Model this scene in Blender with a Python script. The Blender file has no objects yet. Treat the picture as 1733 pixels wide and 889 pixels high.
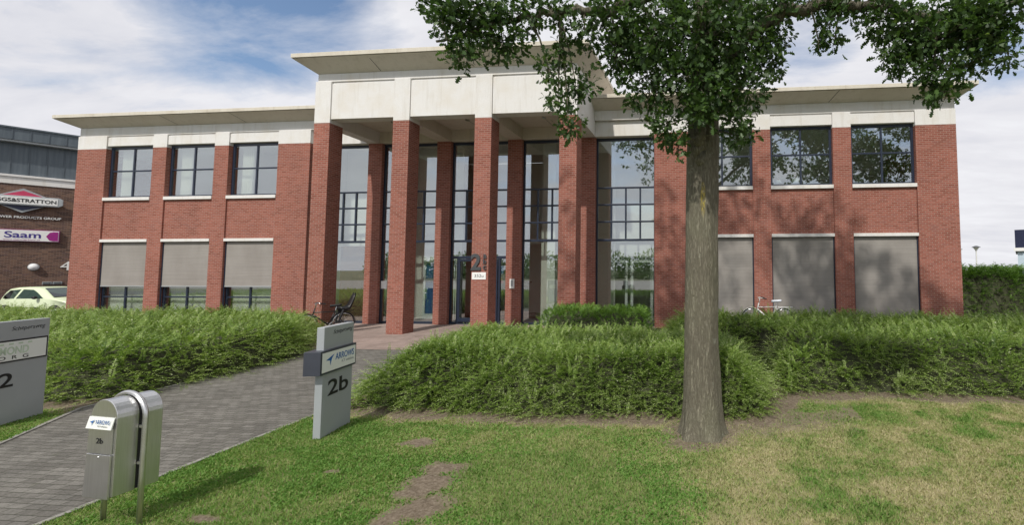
import bpy, math, random
import numpy as np
from math import radians as R, pi, sin, cos
from mathutils import Matrix, Vector
rng = np.random.default_rng(7); random.seed(7)
S = bpy.context.scene; COL = S.collection

# ---------------------------------------------------------------- camera
PXW, PXH = 1733.0, 889.0
F, CX, CY, PITCH, YAW, CAMZ = 762.35, 1121.42, 409.2, .0599, -.0926, 2.5
cam = bpy.data.cameras.new('camera'); camo = bpy.data.objects.new('camera', cam); COL.objects.link(camo)
cam.sensor_width = 36; cam.sensor_fit = 'HORIZONTAL'; cam.lens = F / PXW * 36
cam.shift_x = (PXW / 2 - CX) / PXW; cam.shift_y = (CY - PXH / 2) / PXW
cam.clip_start = .05; cam.clip_end = 3000
camo.location = (0, 0, CAMZ); camo.rotation_euler = (pi / 2 + PITCH, .0014, -YAW)
S.camera = camo

def ray(px, py):
    a = (px - CX) / F; u = -(py - CY) / F
    y = cos(PITCH) - u * sin(PITCH); z = sin(PITCH) + u * cos(PITCH)
    c, s = cos(YAW), sin(YAW)
    return np.array([a * c + y * s, -a * s + y * c, z])
def at(px, py, Y):                      # photo pixel -> point on the plane at depth Y
    r = ray(px, py); return np.array([0, 0, CAMZ]) + r * (Y / r[1])
def pix(P):
    P = np.asarray(P, float); c, s = cos(YAW), sin(YAW)
    x = P[..., 0] * c - P[..., 1] * s; y = P[..., 0] * s + P[..., 1] * c; z = P[..., 2] - CAMZ
    d = y * cos(PITCH) + z * sin(PITCH); u = -y * sin(PITCH) + z * cos(PITCH)
    d = np.where(d < .05, .05, d)
    return CX + F * x / d, CY - F * u / d

# ---------------------------------------------------------------- light
SUN_EL, SUN_AZ = R(48), .12             # light travels towards +Y, a little towards +X
S.view_settings.view_transform = 'Standard'; S.view_settings.look = 'None'
S.view_settings.gamma = 1; S.view_settings.use_curve_mapping = False
S.view_settings.exposure = 0.50
sl = bpy.data.lights.new('sun', 'SUN'); sl.energy = 2.5; sl.angle = R(1.3); sl.color = (1, .955, .88)
so = bpy.data.objects.new('sun', sl); COL.objects.link(so)
ld = Vector((sin(SUN_AZ) * cos(SUN_EL), cos(SUN_AZ) * cos(SUN_EL), -sin(SUN_EL)))
so.rotation_euler = ld.to_track_quat('-Z', 'Y').to_euler(); so.location = (-3, -20, 25)

W = bpy.data.worlds.new('World'); S.world = W; W.use_nodes = True
wt = W.node_tree; wn = wt.nodes; wl = wt.links; wn.clear()
def wnode(t, **k):
    n = wn.new(t)
    for a, b in k.items(): setattr(n, a, b)
    return n
wo = wnode('ShaderNodeOutputWorld'); bg = wnode('ShaderNodeBackground'); bg.inputs[1].default_value = .1
sky = wnode('ShaderNodeTexSky', sky_type='NISHITA', sun_disc=False, sun_elevation=SUN_EL, sun_rotation=pi + SUN_AZ)
sky.air_density = 1.0; sky.dust_density = .6; sky.ozone_density = 1.4
tc = wnode('ShaderNodeTexCoord')
sep = wnode('ShaderNodeSeparateXYZ'); wl.new(tc.outputs['Generated'], sep.inputs[0])
def wmath(op, a, b=None, clamp=False):
    n = wnode('ShaderNodeMath', operation=op, use_clamp=clamp)
    for i, v in enumerate((a, b)):
        if v is None: continue
        if isinstance(v, (int, float)): n.inputs[i].default_value = v
        else: wl.new(v, n.inputs[i])
    return n.outputs[0]
zz = wmath('MAXIMUM', wmath('ADD', sep.outputs[2], .18), .06)     # project the direction on a cloud deck
cmb = wnode('ShaderNodeCombineXYZ')
wl.new(wmath('DIVIDE', sep.outputs[0], zz), cmb.inputs[0]); wl.new(wmath('DIVIDE', sep.outputs[1], zz), cmb.inputs[1])
def wnoise(scale, detail, rough, dist=0, off=(0, 0, 0), sc=(1, 1, 1), rot=0):
    m = wnode('ShaderNodeMapping'); m.inputs[1].default_value = off; m.inputs[3].default_value = sc; m.inputs[2].default_value = (0, 0, rot)
    wl.new(cmb.outputs[0], m.inputs[0])
    n = wnode('ShaderNodeTexNoise'); wl.new(m.outputs[0], n.inputs[0])
    n.inputs['Scale'].default_value = scale; n.inputs['Detail'].default_value = detail
    n.inputs['Roughness'].default_value = rough; n.inputs['Distortion'].default_value = dist
    return n.outputs[0]
def wramp(v, stops):
    n = wnode('ShaderNodeValToRGB'); wl.new(v, n.inputs[0]); e = n.color_ramp.elements
    while len(e) < len(stops): e.new(.5)
    for i, (p, c) in enumerate(stops): e[i].position = p; e[i].color = (*c, 1) if len(c) == 3 else c
    return n.outputs[0]
def blob(px, py, r0, r1, v=None):       # a gap in the cloud deck round one direction
    v = ray(px, py) if v is None else np.array(v); v = v / np.linalg.norm(v)
    d = wnode('ShaderNodeVectorMath', operation='DOT_PRODUCT'); d.inputs[1].default_value = tuple(v)
    wl.new(tc.outputs['Generated'], d.inputs[0])
    n = wnode('ShaderNodeMapRange', interpolation_type='SMOOTHSTEP'); wl.new(d.outputs['Value'], n.inputs[0])
    n.inputs[1].default_value = cos(r1); n.inputs[2].default_value = cos(r0); n.inputs[3].default_value = 0; n.inputs[4].default_value = 1
    return n.outputs[0]
n1 = wnoise(1.4, 10, .62, .5, (3.1, 1.7, 0), (1, 1.6, 1), .5)
n2 = wnoise(2.8, 10, .6, .3, (7.7, 4.2, 2), (.7, 1.5, 1), .4)
n3 = wnoise(.55, 3, .5, 0, (1.2, 9.4, 5))
cover = wmath('ADD', wmath('MULTIPLY', n1, .62), wmath('MULTIPLY', n2, .38))
hole = wmath('MAXIMUM', wmath('MAXIMUM', blob(430, -25, .02, .23), wmath('MULTIPLY', blob(230, -110, .05, .33), .5)),
             wmath('MAXIMUM', wmath('MULTIPLY', blob(575, 45, .0, .16), .6), wmath('MAXIMUM', wmath('MULTIPLY', blob(1690, 70, 0, .13), .8), wmath('MULTIPLY', blob(1370, 60, 0, .16), .55))))
hole = wmath('MAXIMUM', hole, wmath('MAXIMUM', wmath('MULTIPLY', blob(0, 0, .1, .55, (-.35, -1, .55)), .62), wmath('MULTIPLY', blob(0, 0, .05, .4, (.35, -1, .33)), .55)))
cover = wmath('SUBTRACT', wmath('ADD', cover, .33), wmath('MULTIPLY', hole, .46))
mask = wramp(cover, [(.36, (0, 0, 0)), (.66, (1, 1, 1))])
shade = wmath('ADD', wmath('MULTIPLY', n2, .7), wmath('MULTIPLY', n3, .5))
ccol = wramp(shade, [(.38, (4.5, 4.6, 5.15)), (.48, (5.2, 5.25, 5.65)), (.62, (5.8, 5.8, 6.1)), (.80, (6.5, 6.55, 6.8))])
mx = wnode('ShaderNodeMix', data_type='RGBA')
skg = wnode('ShaderNodeMix', data_type='RGBA', blend_type='MULTIPLY'); skg.inputs[0].default_value = 1
wl.new(sky.outputs[0], skg.inputs[6]); skg.inputs[7].default_value = (1.0, 1.0, 1.0, 1)
wl.new(mask, mx.inputs[0]); wl.new(skg.outputs[2], mx.inputs[6]); wl.new(ccol, mx.inputs[7])
wl.new(mx.outputs[2], bg.inputs[0]); wl.new(bg.outputs[0], wo.inputs[0])

# ---------------------------------------------------------------- materials
class M_:
    def __init__(s, name):
        s.m = bpy.data.materials.new(name); s.m.use_nodes = True; s.t = s.m.node_tree; s.n = s.t.nodes; s.l = s.t.links
        s.b = s.n['Principled BSDF']; s.out = s.n['Material Output']
    def node(s, t, **k):
        n = s.n.new(t)
        for a, b in k.items(): setattr(n, a, b)
        return n
    def put(s, inp, v):
        if hasattr(v, 'is_linked') or hasattr(v, 'links'): s.l.new(v, inp)
        else: inp.default_value = v
    def math(s, op, a, b=0.0, clamp=False):
        n = s.node('ShaderNodeMath', operation=op, use_clamp=clamp); s.put(n.inputs[0], a); s.put(n.inputs[1], b); return n.outputs[0]
    def noise(s, vec, scale, detail=4, rough=.55, sc=None, dist=0):
        if sc:
            m = s.node('ShaderNodeMapping'); s.l.new(vec, m.inputs[0]); m.inputs[3].default_value = sc; vec = m.outputs[0]
        n = s.node('ShaderNodeTexNoise'); s.l.new(vec, n.inputs[0]); n.inputs['Scale'].default_value = scale
        n.inputs['Detail'].default_value = detail; n.inputs['Roughness'].default_value = rough; n.inputs['Distortion'].default_value = dist
        return n.outputs[0]
    def ramp(s, v, stops):
        n = s.node('ShaderNodeValToRGB'); s.l.new(v, n.inputs[0]); e = n.color_ramp.elements
        while len(e) < len(stops): e.new(.5)
        for i, (p, c) in enumerate(stops): e[i].position = p; e[i].color = (*c, 1)
        return n.outputs[0]
    def mix(s, f, a, b, mode='MIX'):
        n = s.node('ShaderNodeMix', data_type='RGBA', blend_type=mode); s.put(n.inputs[0], f)
        s.put(n.inputs[6], a if not isinstance(a, tuple) else (*a, 1)); s.put(n.inputs[7], b if not isinstance(b, tuple) else (*b, 1)); return n.outputs[2]
    def obj(s): return s.node('ShaderNodeTexCoord').outputs['Object']
    def attr(s, name): return s.node('ShaderNodeAttribute', attribute_name=name).outputs['Fac']
    def bump(s, h, strength=.3, dist=.02):
        n = s.node('ShaderNodeBump'); s.l.new(h, n.inputs['Height']); n.inputs['Strength'].default_value = strength; n.inputs['Distance'].default_value = dist
        s.l.new(n.outputs[0], s.b.inputs['Normal'])
    def col(s, c): s.put(s.b.inputs['Base Color'], c if not isinstance(c, tuple) else (*c, 1)); return s
    def rough(s, r, metal=0, spec=.4):
        s.put(s.b.inputs['Roughness'], r); s.b.inputs['Metallic'].default_value = metal; s.b.inputs['Specular IOR Level'].default_value = spec; return s

def plain(name, c, rough=.6, metal=0, var=.12, scale=6, spec=.4):
    m = M_(name); o = m.obj(); n = m.noise(o, scale, 5)
    lo = tuple(x * (1 - var) for x in c); hi = tuple(min(1, x * (1 + var)) for x in c)
    m.col(m.ramp(n, [(.3, lo), (.7, hi)])); m.rough(rough, metal, spec); return m.m

def wallvec(m):                          # (u, v) along the wall whichever way it faces
    t = m.node('ShaderNodeTexCoord'); sx = m.node('ShaderNodeSeparateXYZ'); m.l.new(t.outputs['Object'], sx.inputs[0])
    sn = m.node('ShaderNodeSeparateXYZ'); m.l.new(t.outputs['Normal'], sn.inputs[0])
    f = m.math('GREATER_THAN', m.math('ABSOLUTE', sn.outputs[0]), .7)
    mixu = m.node('ShaderNodeMix', data_type='FLOAT'); m.l.new(f, mixu.inputs[0]); m.l.new(sx.outputs[0], mixu.inputs[2]); m.l.new(sx.outputs[1], mixu.inputs[3])
    c = m.node('ShaderNodeCombineXYZ'); m.l.new(mixu.outputs[0], c.inputs[0]); m.l.new(sx.outputs[2], c.inputs[1]); return c.outputs[0]
def brick(name, cols, mortar, bw=.232, bh=.0775, ms=.0085):
    m = M_(name); v = wallvec(m); o = m.obj()
    b = m.node('ShaderNodeTexBrick'); m.l.new(v, b.inputs[0]); b.offset = .5
    b.inputs['Scale'].default_value = 1; b.inputs['Brick Width'].default_value = bw; b.inputs['Row Height'].default_value = bh
    b.inputs['Mortar Size'].default_value = ms; b.inputs['Mortar Smooth'].default_value = .2; b.inputs['Bias'].default_value = 0
    b.inputs['Color1'].default_value = (0, 0, 0, 1); b.inputs['Color2'].default_value = (1, 1, 1, 1); b.inputs['Mortar'].default_value = (.5, .5, .5, 1)
    body = m.ramp(b.outputs['Color'], [(0, cols[0]), (.35, cols[1]), (.7, cols[2]), (1, cols[3])])
    big = m.noise(o, .55, 5, .6); fine = m.noise(o, 38, 3, .6)
    body = m.mix(1, body, m.ramp(big, [(.3, (.80, .79, .79)), (.7, (1.12, 1.10, 1.08))]), 'MULTIPLY')
    body = m.mix(1, body, m.ramp(fine, [(.3, (.85, .85, .85)), (.7, (1.1, 1.1, 1.1))]), 'MULTIPLY')
    m.col(m.mix(b.outputs['Fac'], body, mortar)); m.rough(.88, 0, .2)
    h = m.math('ADD', m.math('MULTIPLY', m.math('SUBTRACT', 1.0, b.outputs['Fac']), 1.0), m.math('MULTIPLY', fine, .35)); m.bump(h, .5, .006)
    return m.m
def stone(name, c, stain):
    m = M_(name); o = m.obj(); n = m.noise(o, 1.3, 6, .6); s = m.noise(o, 1.0, 5, .65, (5, 5, .5)); f = m.noise(o, 60, 2)
    a = m.mix(1, c, m.ramp(f, [(.3, (.93, .93, .93)), (.7, (1.05, 1.05, 1.05))]), 'MULTIPLY')
    a = m.mix(m.ramp(n, [(.45, (0, 0, 0)), (.8, (.55, .55, .55))]), a, stain)
    a = m.mix(m.ramp(s, [(.52, (0, 0, 0)), (.85, (.5, .5, .5))]), a, tuple(x * .72 for x in stain)); m.col(a); m.rough(.8, 0, .25); m.bump(f, .08, .004); return m.m

MAT = {}
MAT['brick'] = brick('red_brick', [(.235, .075, .054), (.295, .099, .072), (.335, .124, .094), (.265, .098, .08)], (.335, .228, .182))
MAT['brick_dark'] = brick('brown_brick', [(.07, .040, .034), (.13, .075, .055), (.19, .11, .075), (.10, .06, .06)], (.20, .155, .13))
MAT['stone'] = stone('pale_stone', (.71, .70, .685), (.60, .545, .45))
MAT['stone_old'] = stone('weathered_stone', (.62, .58, .50), (.42, .36, .27))
MAT['soffit'] = stone('soffit_panel', (.62, .57, .50), (.52, .46, .38))
MAT['frame'] = plain('navy_frame', (.018, .026, .048), .35, 0, .12, 8, .5)
MAT['cream'] = plain('cream_plaster', (.80, .78, .70), .85, 0, .04, 1)
MAT['white'] = plain('white_paint', (.8, .8, .78), .5, 0, .03, 3)
MAT['wood'] = plain('brown_wood', (.16, .09, .05), .5, 0, .25, 5)
MAT['floorin'] = plain('grey_carpet', (.12, .12, .125), .95, 0, .15, 10)
MAT['dark'] = plain('dark_rubber', (.015, .015, .017), .6, 0, .2, 10)
MAT['roof'] = plain('roof_felt', (.10, .10, .10), .9, 0, .2, 2)
def screen_mat():
    m = M_('grey_screen_fabric'); o = m.obj(); n = m.noise(o, 1.2, 4, .6, (1, 1, .35)); w = m.noise(o, 5, 3, .5, (.12, 1, 3))
    a = m.mix(1, m.ramp(n, [(.3, (.255, .235, .215)), (.72, (.31, .29, .268))]), m.ramp(w, [(.3, (.96, .96, .96)), (.7, (1.03, 1.03, 1.03))]), 'MULTIPLY')
    m.col(a); m.rough(.75, 0, .3); m.bump(w, .25, .03); return m.m
MAT['screen'] = screen_mat()
def glass(name, refl, tint=(.93, .97, .95)):
    m = M_(name); tr = m.node('ShaderNodeBsdfTransparent'); tr.inputs[0].default_value = (*tint, 1)
    gl = m.node('ShaderNodeBsdfGlossy'); gl.inputs['Roughness'].default_value = 0; gl.inputs[0].default_value = (.93, .96, 1, 1)
    lw = m.node('ShaderNodeLayerWeight'); lw.inputs[0].default_value = .5
    f = m.math('ADD', m.math('MULTIPLY', m.math('POWER', lw.outputs['Facing'], 4.0), .6), refl, True)
    ms = m.node('ShaderNodeMixShader'); m.l.new(f, ms.inputs[0]); m.l.new(tr.outputs[0], ms.inputs[1]); m.l.new(gl.outputs[0], ms.inputs[2])
    m.l.new(ms.outputs[0], m.out.inputs[0]); return m.m
MAT['glass'] = glass('window_glass', .27)
MAT['car_glass'] = glass('car_glass', .08, (.25, .3, .32))
MAT['steel'] = (lambda m: (m.col(m.ramp(m.noise(m.obj(), 3, 4, .6, (60, 60, 1)), [(.3, (.60, .60, .60)), (.7, (.70, .70, .70))])), m.rough(m.math('ADD', m.math('MULTIPLY', m.noise(m.obj(), 9, 3), .16), .27), 1), m.m)[2])(M_('brushed_steel'))
MAT['alu'] = plain('grey_aluminium_sign', (.36, .385, .40), .45, .15, .05, 2)
MAT['signbox'] = plain('dark_sign_box', (.045, .05, .065), .45, 0, .1, 4)
MAT['signwhite'] = plain('pale_sign_face', (.74, .76, .72), .4, 0, .02, 2)
MAT['black'] = plain('black_lettering', (.012, .013, .014), .5, 0, .1)
MAT['greytext'] = plain('grey_lettering', (.34, .36, .37), .5)
MAT['blue'] = plain('blue_lettering', (.02, .12, .36), .5)
MAT['letter_grey'] = plain('dark_grey_lettering', (.075, .08, .085), .4, .2)
MAT['palegreen'] = plain('pale_green_lettering', (.50, .60, .46), .5)
MAT['clad'] = (lambda m: (m.col(m.ramp(m.noise(m.obj(), 1.0, 4, .6, (7, 1, .4)), [(.3, (.085, .105, .125)), (.7, (.125, .15, .17))])), m.rough(.5, .3), m.m)[2])(M_('blue_grey_cladding'))
MAT['pink'] = plain('pink_red_panel', (.52, .05, .12), .4, 0, .06)
MAT['navy'] = plain('dark_navy_panel', (.02, .025, .06), .4)
MAT['purple'] = plain('purple_panel', (.30, .02, .20), .4)
MAT['purpletext'] = plain('indigo_lettering', (.06, .045, .24), .4)
MAT['carpaint'] = plain('pale_lime_car_paint', (.65, .73, .50), .25, 0, .02, 2, .6)
MAT['chrome'] = plain('chrome', (.65, .65, .66), .2, 1, .05)
MAT['bikewhite'] = plain('white_bicycle_paint', (.78, .78, .76), .35, 0, .04)
MAT['bikeblack'] = plain('black_bicycle_paint', (.018, .018, .02), .35, 0, .1)
MAT['plasticbag'] = plain('pale_plastic_cover', (.62, .66, .72), .35, 0, .1, 20)
MAT['lightlens'] = plain('frosted_lens', (.8, .8, .8), .3)
MAT['warnred'] = plain('red_sticker', (.3, .04, .04), .5); MAT['warnyellow'] = plain('yellow_sticker', (.5, .36, .08), .5)
MAT['poster'] = plain('blue_poster', (.04, .13, .3), .5)
MAT['terracotta_pot'] = plain('white_plant_pot', (.55, .56, .55), .5)

def paving(name, c1, c2, mort, bw, bh, sc=1, moss=(.09, .10, .05)):
    m = M_(name); o = m.obj(); mp = m.node('ShaderNodeMapping'); m.l.new(o, mp.inputs[0]); mp.inputs[2].default_value = (0, 0, 0)
    b = m.node('ShaderNodeTexBrick'); m.l.new(mp.outputs[0], b.inputs[0]); b.inputs['Scale'].default_value = sc
    b.inputs['Brick Width'].default_value = bw; b.inputs['Row Height'].default_value = bh; b.inputs['Mortar Size'].default_value = .006; b.inputs['Mortar Smooth'].default_value = .3
    b.inputs['Color1'].default_value = (*c1, 1); b.inputs['Color2'].default_value = (*c2, 1); b.inputs['Mortar'].default_value = (*mort, 1)
    n = m.noise(o, 1.1, 6, .65); f = m.noise(o, 50, 3, .6); l = m.noise(o, 5, 5, .7)
    a = m.mix(1, b.outputs[0], m.ramp(n, [(.3, (.78, .78, .77)), (.7, (1.15, 1.14, 1.12))]), 'MULTIPLY')
    a = m.mix(1, a, m.ramp(f, [(.3, (.75, .75, .75)), (.7, (1.2, 1.2, 1.2))]), 'MULTIPLY')
    a = m.mix(m.ramp(l, [(.60, (0, 0, 0)), (.78, (.55, .55, .55))]), a, moss); m.col(a); m.rough(.9, 0, .2)
    m.bump(m.math('ADD', m.math('MULTIPLY', b.outputs['Fac'], -1.0), m.math('MULTIPLY', f, .5)), .6, .006); return m.m
MAT['path'] = paving('grey_block_paving', (.125, .118, .107), (.19, .181, .166), (.07, .07, .056), .20, .10)
MAT['terracotta'] = paving('terracotta_paving', (.27, .21, .185), (.33, .26, .235), (.19, .16, .145), .3, .3, 1, (.2, .17, .15))
MAT['edge'] = plain('concrete_edging', (.24, .23, .21), .9, 0, .25, 9)
MAT['asphalt'] = plain('asphalt', (.05, .05, .052), .9, 0, .25, 30)
MAT['ground'] = plain('rough_ground', (.10, .11, .055), .95, 0, .4, .4)
def lawn_mat():
    m = M_('lawn_soil'); o = m.obj(); d = m.attr('dirt'); y = m.attr('dry'); f = m.noise(o, 26, 7, .75); g = m.noise(o, 9, 5, .65)
    soil = m.ramp(f, [(.3, (.075, .056, .04)), (.48, (.16, .128, .094)), (.62, (.23, .19, .145)), (.75, (.33, .285, .22))])
    turf = m.ramp(g, [(.3, (.11, .15, .045)), (.7, (.18, .20, .075))])
    straw = m.ramp(g, [(.3, (.26, .225, .13)), (.7, (.38, .33, .20))])
    a = m.mix(y, turf, straw); a = m.mix(d, a, soil); m.col(a); m.rough(.95, 0, .1); m.bump(f, .8, .02); return m.m
MAT['lawn'] = lawn_mat()
def leafmat(name, stops, trans=.35, rough=.5, spec=.3, attr='v'):
    m = M_(name); v = m.attr(attr); c = m.ramp(v, stops); m.col(c); m.rough(rough, 0, spec)
    tr = m.node('ShaderNodeBsdfTranslucent'); m.l.new(m.mix(1, c, (1.25, 1.35, .7), 'MULTIPLY'), tr.inputs[0])
    ms = m.node('ShaderNodeMixShader'); ms.inputs[0].default_value = trans; m.l.new(m.b.outputs[0], ms.inputs[1]); m.l.new(tr.outputs[0], ms.inputs[2]); m.l.new(ms.outputs[0], m.out.inputs[0]); return m.m
MAT['oakleaf'] = leafmat('oak_leaf', [(0, (.026, .054, .016)), (.5, (.062, .118, .032)), (.85, (.11, .185, .05)), (1, (.18, .25, .08))], .34, .42, .4)
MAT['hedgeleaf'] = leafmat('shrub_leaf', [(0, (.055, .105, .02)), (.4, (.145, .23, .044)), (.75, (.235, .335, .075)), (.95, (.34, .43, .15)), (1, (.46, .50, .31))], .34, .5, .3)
MAT['yewleaf'] = leafmat('clipped_shrub_leaf', [(0, (.05, .11, .016)), (.5, (.12, .23, .035)), (1, (.22, .36, .07))], .3, .5)
MAT['tallleaf'] = leafmat('tall_hedge_leaf', [(0, (.035, .08, .015)), (.5, (.09, .18, .03)), (1, (.18, .30, .06))], .3, .5)
MAT['grassleaf'] = leafmat('grass_blade', [(0, (.115, .24, .048)), (.35, (.185, .315, .075)), (.55, (.31, .36, .13)), (.8, (.45, .42, .23)), (1, (.56, .50, .33))], .3, .6, .2)
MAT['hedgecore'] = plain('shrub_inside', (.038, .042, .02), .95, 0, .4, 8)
def bark_mat():
    m = M_('oak_bark'); o = m.obj()
    r1 = m.noise(o, 30, 4, .6, (1, 1, .13), .8); r2 = m.noise(o, 70, 3, .6, (1, 1, .2), .5); big = m.noise(o, 2.2, 5, .6, (1, 1, .5)); li = m.noise(o, 4, 7, .72)
    rid = m.math('SUBTRACT', 1.0, m.math('MULTIPLY', m.math('ABSOLUTE', m.math('SUBTRACT', r1, .5)), 5.0), True)      # furrows between long ridges
    a = m.ramp(m.math('ADD', m.math('MULTIPLY', r2, .6), m.math('MULTIPLY', big, .4)), [(.32, (.175, .162, .118)), (.5, (.25, .232, .176)), (.66, (.335, .315, .245))])
    a = m.mix(m.math('MULTIPLY', rid, .75), a, (.08, .07, .052))
    a = m.mix(m.ramp(big, [(.45, (0, 0, 0)), (.75, (.4, .4, .4))]), a, (.165, .17, .10))
    a = m.mix(m.ramp(li, [(.62, (0, 0, 0)), (.70, (.5, .5, .5))]), a, (.42, .44, .36))
    sx = m.node('ShaderNodeSeparateXYZ'); m.l.new(o, sx.inputs[0])                      # a yellow lichen streak high on the street side
    ex = m.math('POWER', m.math('DIVIDE', m.math('SUBTRACT', sx.outputs[0], .035), .045), 2.0); ez = m.math('POWER', m.math('DIVIDE', m.math('SUBTRACT', sx.outputs[2], 3.55), .3), 2.0)
    st = m.math('SUBTRACT', 1.0, m.math('ADD', ex, ez), True); st = m.math('MULTIPLY', m.math('MULTIPLY', st, m.math('LESS_THAN', sx.outputs[1], 0.0)), m.ramp(r2, [(.4, (0, 0, 0)), (.55, (.9, .9, .9))]))
    a = m.mix(st, a, (.42, .33, .05)); m.col(a); m.rough(.95, 0, .15)
    h = m.math('SUBTRACT', m.math('MULTIPLY', r2, .4), m.math('MULTIPLY', rid, .8)); m.bump(h, .8, .02); return m.m
MAT['bark'] = bark_mat()
MAT['skyblue'] = plain('pale_blue_cladding', (.50, .60, .68), .5, .1, .05)

# ---------------------------------------------------------------- builders
XF = {}
def link(o): COL.objects.link(o); return o
def tag(o, label=None, cat=None, group=None, kind=None):
    for k, v in (('label', label), ('category', cat), ('group', group), ('kind', kind)):
        if v: o[k] = v
    return o
def thing(name, label, cat, loc=(0, 0, 0), rz=0, group=None, scale=1):
    o = link(bpy.data.objects.new(name, None)); o.location = loc; o.rotation_euler = (0, 0, rz); o.scale = (scale,) * 3; o.empty_display_size = .3
    XF[o.name] = Matrix.LocRotScale(Vector(loc), Matrix.Rotation(rz, 3, 'Z'), Vector((scale,) * 3))
    return tag(o, label, cat, group)
class MB:
    def __init__(s): s.v = []; s.f = []
    def add(s, vs, fs):
        k = len(s.v); s.v += [tuple(map(float, p)) for p in vs]; s.f += [tuple(i + k for i in f) for f in fs]; return s
    def box(s, x0, x1, y0, y1, z0, z1):
        x0, x1 = min(x0, x1), max(x0, x1); y0, y1 = min(y0, y1), max(y0, y1); z0, z1 = min(z0, z1), max(z0, z1)
        return s.add([(x0, y0, z0), (x1, y0, z0), (x1, y1, z0), (x0, y1, z0), (x0, y0, z1), (x1, y0, z1), (x1, y1, z1), (x0, y1, z1)],
                     [(3, 2, 1, 0), (4, 5, 6, 7), (0, 1, 5, 4), (1, 2, 6, 5), (2, 3, 7, 6), (3, 0, 4, 7)])
    def loft(s, rings, cap=True):
        n = len(rings[0]); k = len(s.v); vs = [p for r in rings for p in r]; fs = []
        for i in range(len(rings) - 1):
            for j in range(n): fs.append((i * n + j, i * n + (j + 1) % n, (i + 1) * n + (j + 1) % n, (i + 1) * n + j))
        if cap: fs += [tuple(range(n))[::-1], tuple((len(rings) - 1) * n + j for j in range(n))]
        return s.add(vs, fs)
    def rects(s, x0, x1, y0, y1, lv):   # (z, grow) levels
        return s.loft([[(x0 - g, y0 - g, z), (x1 + g, y0 - g, z), (x1 + g, y1 + g, z), (x0 - g, y1 + g, z)] for z, g in lv])
    def tube(s, pts, r, n=8, cap=True):
        pts = [Vector(p) for p in pts]; rr = r if isinstance(r, (list, tuple)) else [r] * len(pts); rings = []; up = Vector((0, 0, 1)); prev = None
        for i, p in enumerate(pts):
            t = (pts[min(i + 1, len(pts) - 1)] - pts[max(i - 1, 0)]).normalized()
            if prev is None: a = t.cross(up if abs(t.z) < .9 else Vector((1, 0, 0))).normalized()
            else: a = (prev - t * prev.dot(t)).normalized()
            prev = a; b = t.cross(a)
            rings.append([p + (a * cos(2 * pi * j / n) + b * sin(2 * pi * j / n)) * rr[i] for j in range(n)])
        return s.loft(rings, cap)
    def lathe(s, prof, n=20, c=(0, 0, 0)):
        return s.loft([[(c[0] + r * cos(2 * pi * j / n), c[1] + r * sin(2 * pi * j / n), c[2] + z) for j in range(n)] for r, z in prof])
    def prism(s, poly, d0, d1, axis='y'):  # poly in the plane across axis
        def P(a, b, d): return (a, d, b) if axis == 'y' else ((d, a, b) if axis == 'x' else (a, b, d))
        return s.loft([[P(a, b, d0) for a, b in poly], [P(a, b, d1) for a, b in poly]])
    def build(s, name, mat, parent=None, world=True, bevel=0, smooth=False, sub=0):
        me = bpy.data.meshes.new(name); v = s.v
        if parent is not None and world:
            q = XF[parent.name].inverted(); v = [q @ Vector(p) for p in v]
        me.from_pydata(v, [], s.f); me.validate(); o = link(bpy.data.objects.new(name, me)); me.materials.append(mat)
        import bmesh
        bm = bmesh.new(); bm.from_mesh(me); bmesh.ops.recalc_face_normals(bm, faces=bm.faces); bm.to_mesh(me); bm.free()
        if smooth:
            for p in me.polygons: p.use_smooth = True
        if bevel:
            b = o.modifiers.new('bevel', 'BEVEL'); b.width = bevel; b.segments = 2; b.limit_method = 'ANGLE'
        if sub:
            b = o.modifiers.new('sub', 'SUBSURF'); b.levels = sub; b.render_levels = sub
        XF[o.name] = XF[parent.name].copy() if parent is not None else Matrix()
        if parent is not None: o.parent = parent
        return o
def mesh_np(name, V, Fc, mat, v=None, parent=None, smooth=False, mats=None, midx=None, attrs=None):
    V = np.asarray(V, np.float32); Fc = np.asarray(Fc, np.int32); n, k = Fc.shape
    me = bpy.data.meshes.new(name); me.vertices.add(len(V)); me.vertices.foreach_set('co', V.ravel())
    me.loops.add(n * k); me.loops.foreach_set('vertex_index', Fc.ravel()); me.polygons.add(n)
    me.polygons.foreach_set('loop_start', np.arange(n, dtype=np.int32) * k); me.polygons.foreach_set('loop_total', np.full(n, k, np.int32))
    if smooth: me.polygons.foreach_set('use_smooth', np.ones(n, bool))
    if v is not None: attrs = {'v': v}
    for nm, arr in (attrs or {}).items():
        a = me.attributes.new(nm, 'FLOAT', 'POINT'); a.data.foreach_set('value', np.asarray(arr, np.float32))
    me.update(); me.validate(); me.materials.append(mat)
    o = link(bpy.data.objects.new(name, me)); XF[o.name] = Matrix()
    if parent is not None: o.parent = parent; XF[o.name] = XF[parent.name].copy()
    return o
def text_geo(body, w, h, bold=.0, keep=False):
    cu = bpy.data.curves.new('t', 'FONT'); cu.body = body; cu.size = 1; cu.offset = bold; cu.resolution_u = 6
    o = bpy.data.objects.new('t', cu); COL.objects.link(o); bpy.context.view_layer.update()
    me = bpy.data.meshes.new_from_object(o); V = np.array([p.co[:2] for p in me.vertices]); Fs = [tuple(p.vertices) for p in me.polygons]
    bpy.data.objects.remove(o); bpy.data.curves.remove(cu); bpy.data.meshes.remove(me)
    lo, hi = V.min(0), V.max(0); sc = np.array([w, h]) / (hi - lo)
    if keep: sc = np.array([min(sc)] * 2)
    return (V - lo) * sc, Fs
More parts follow.
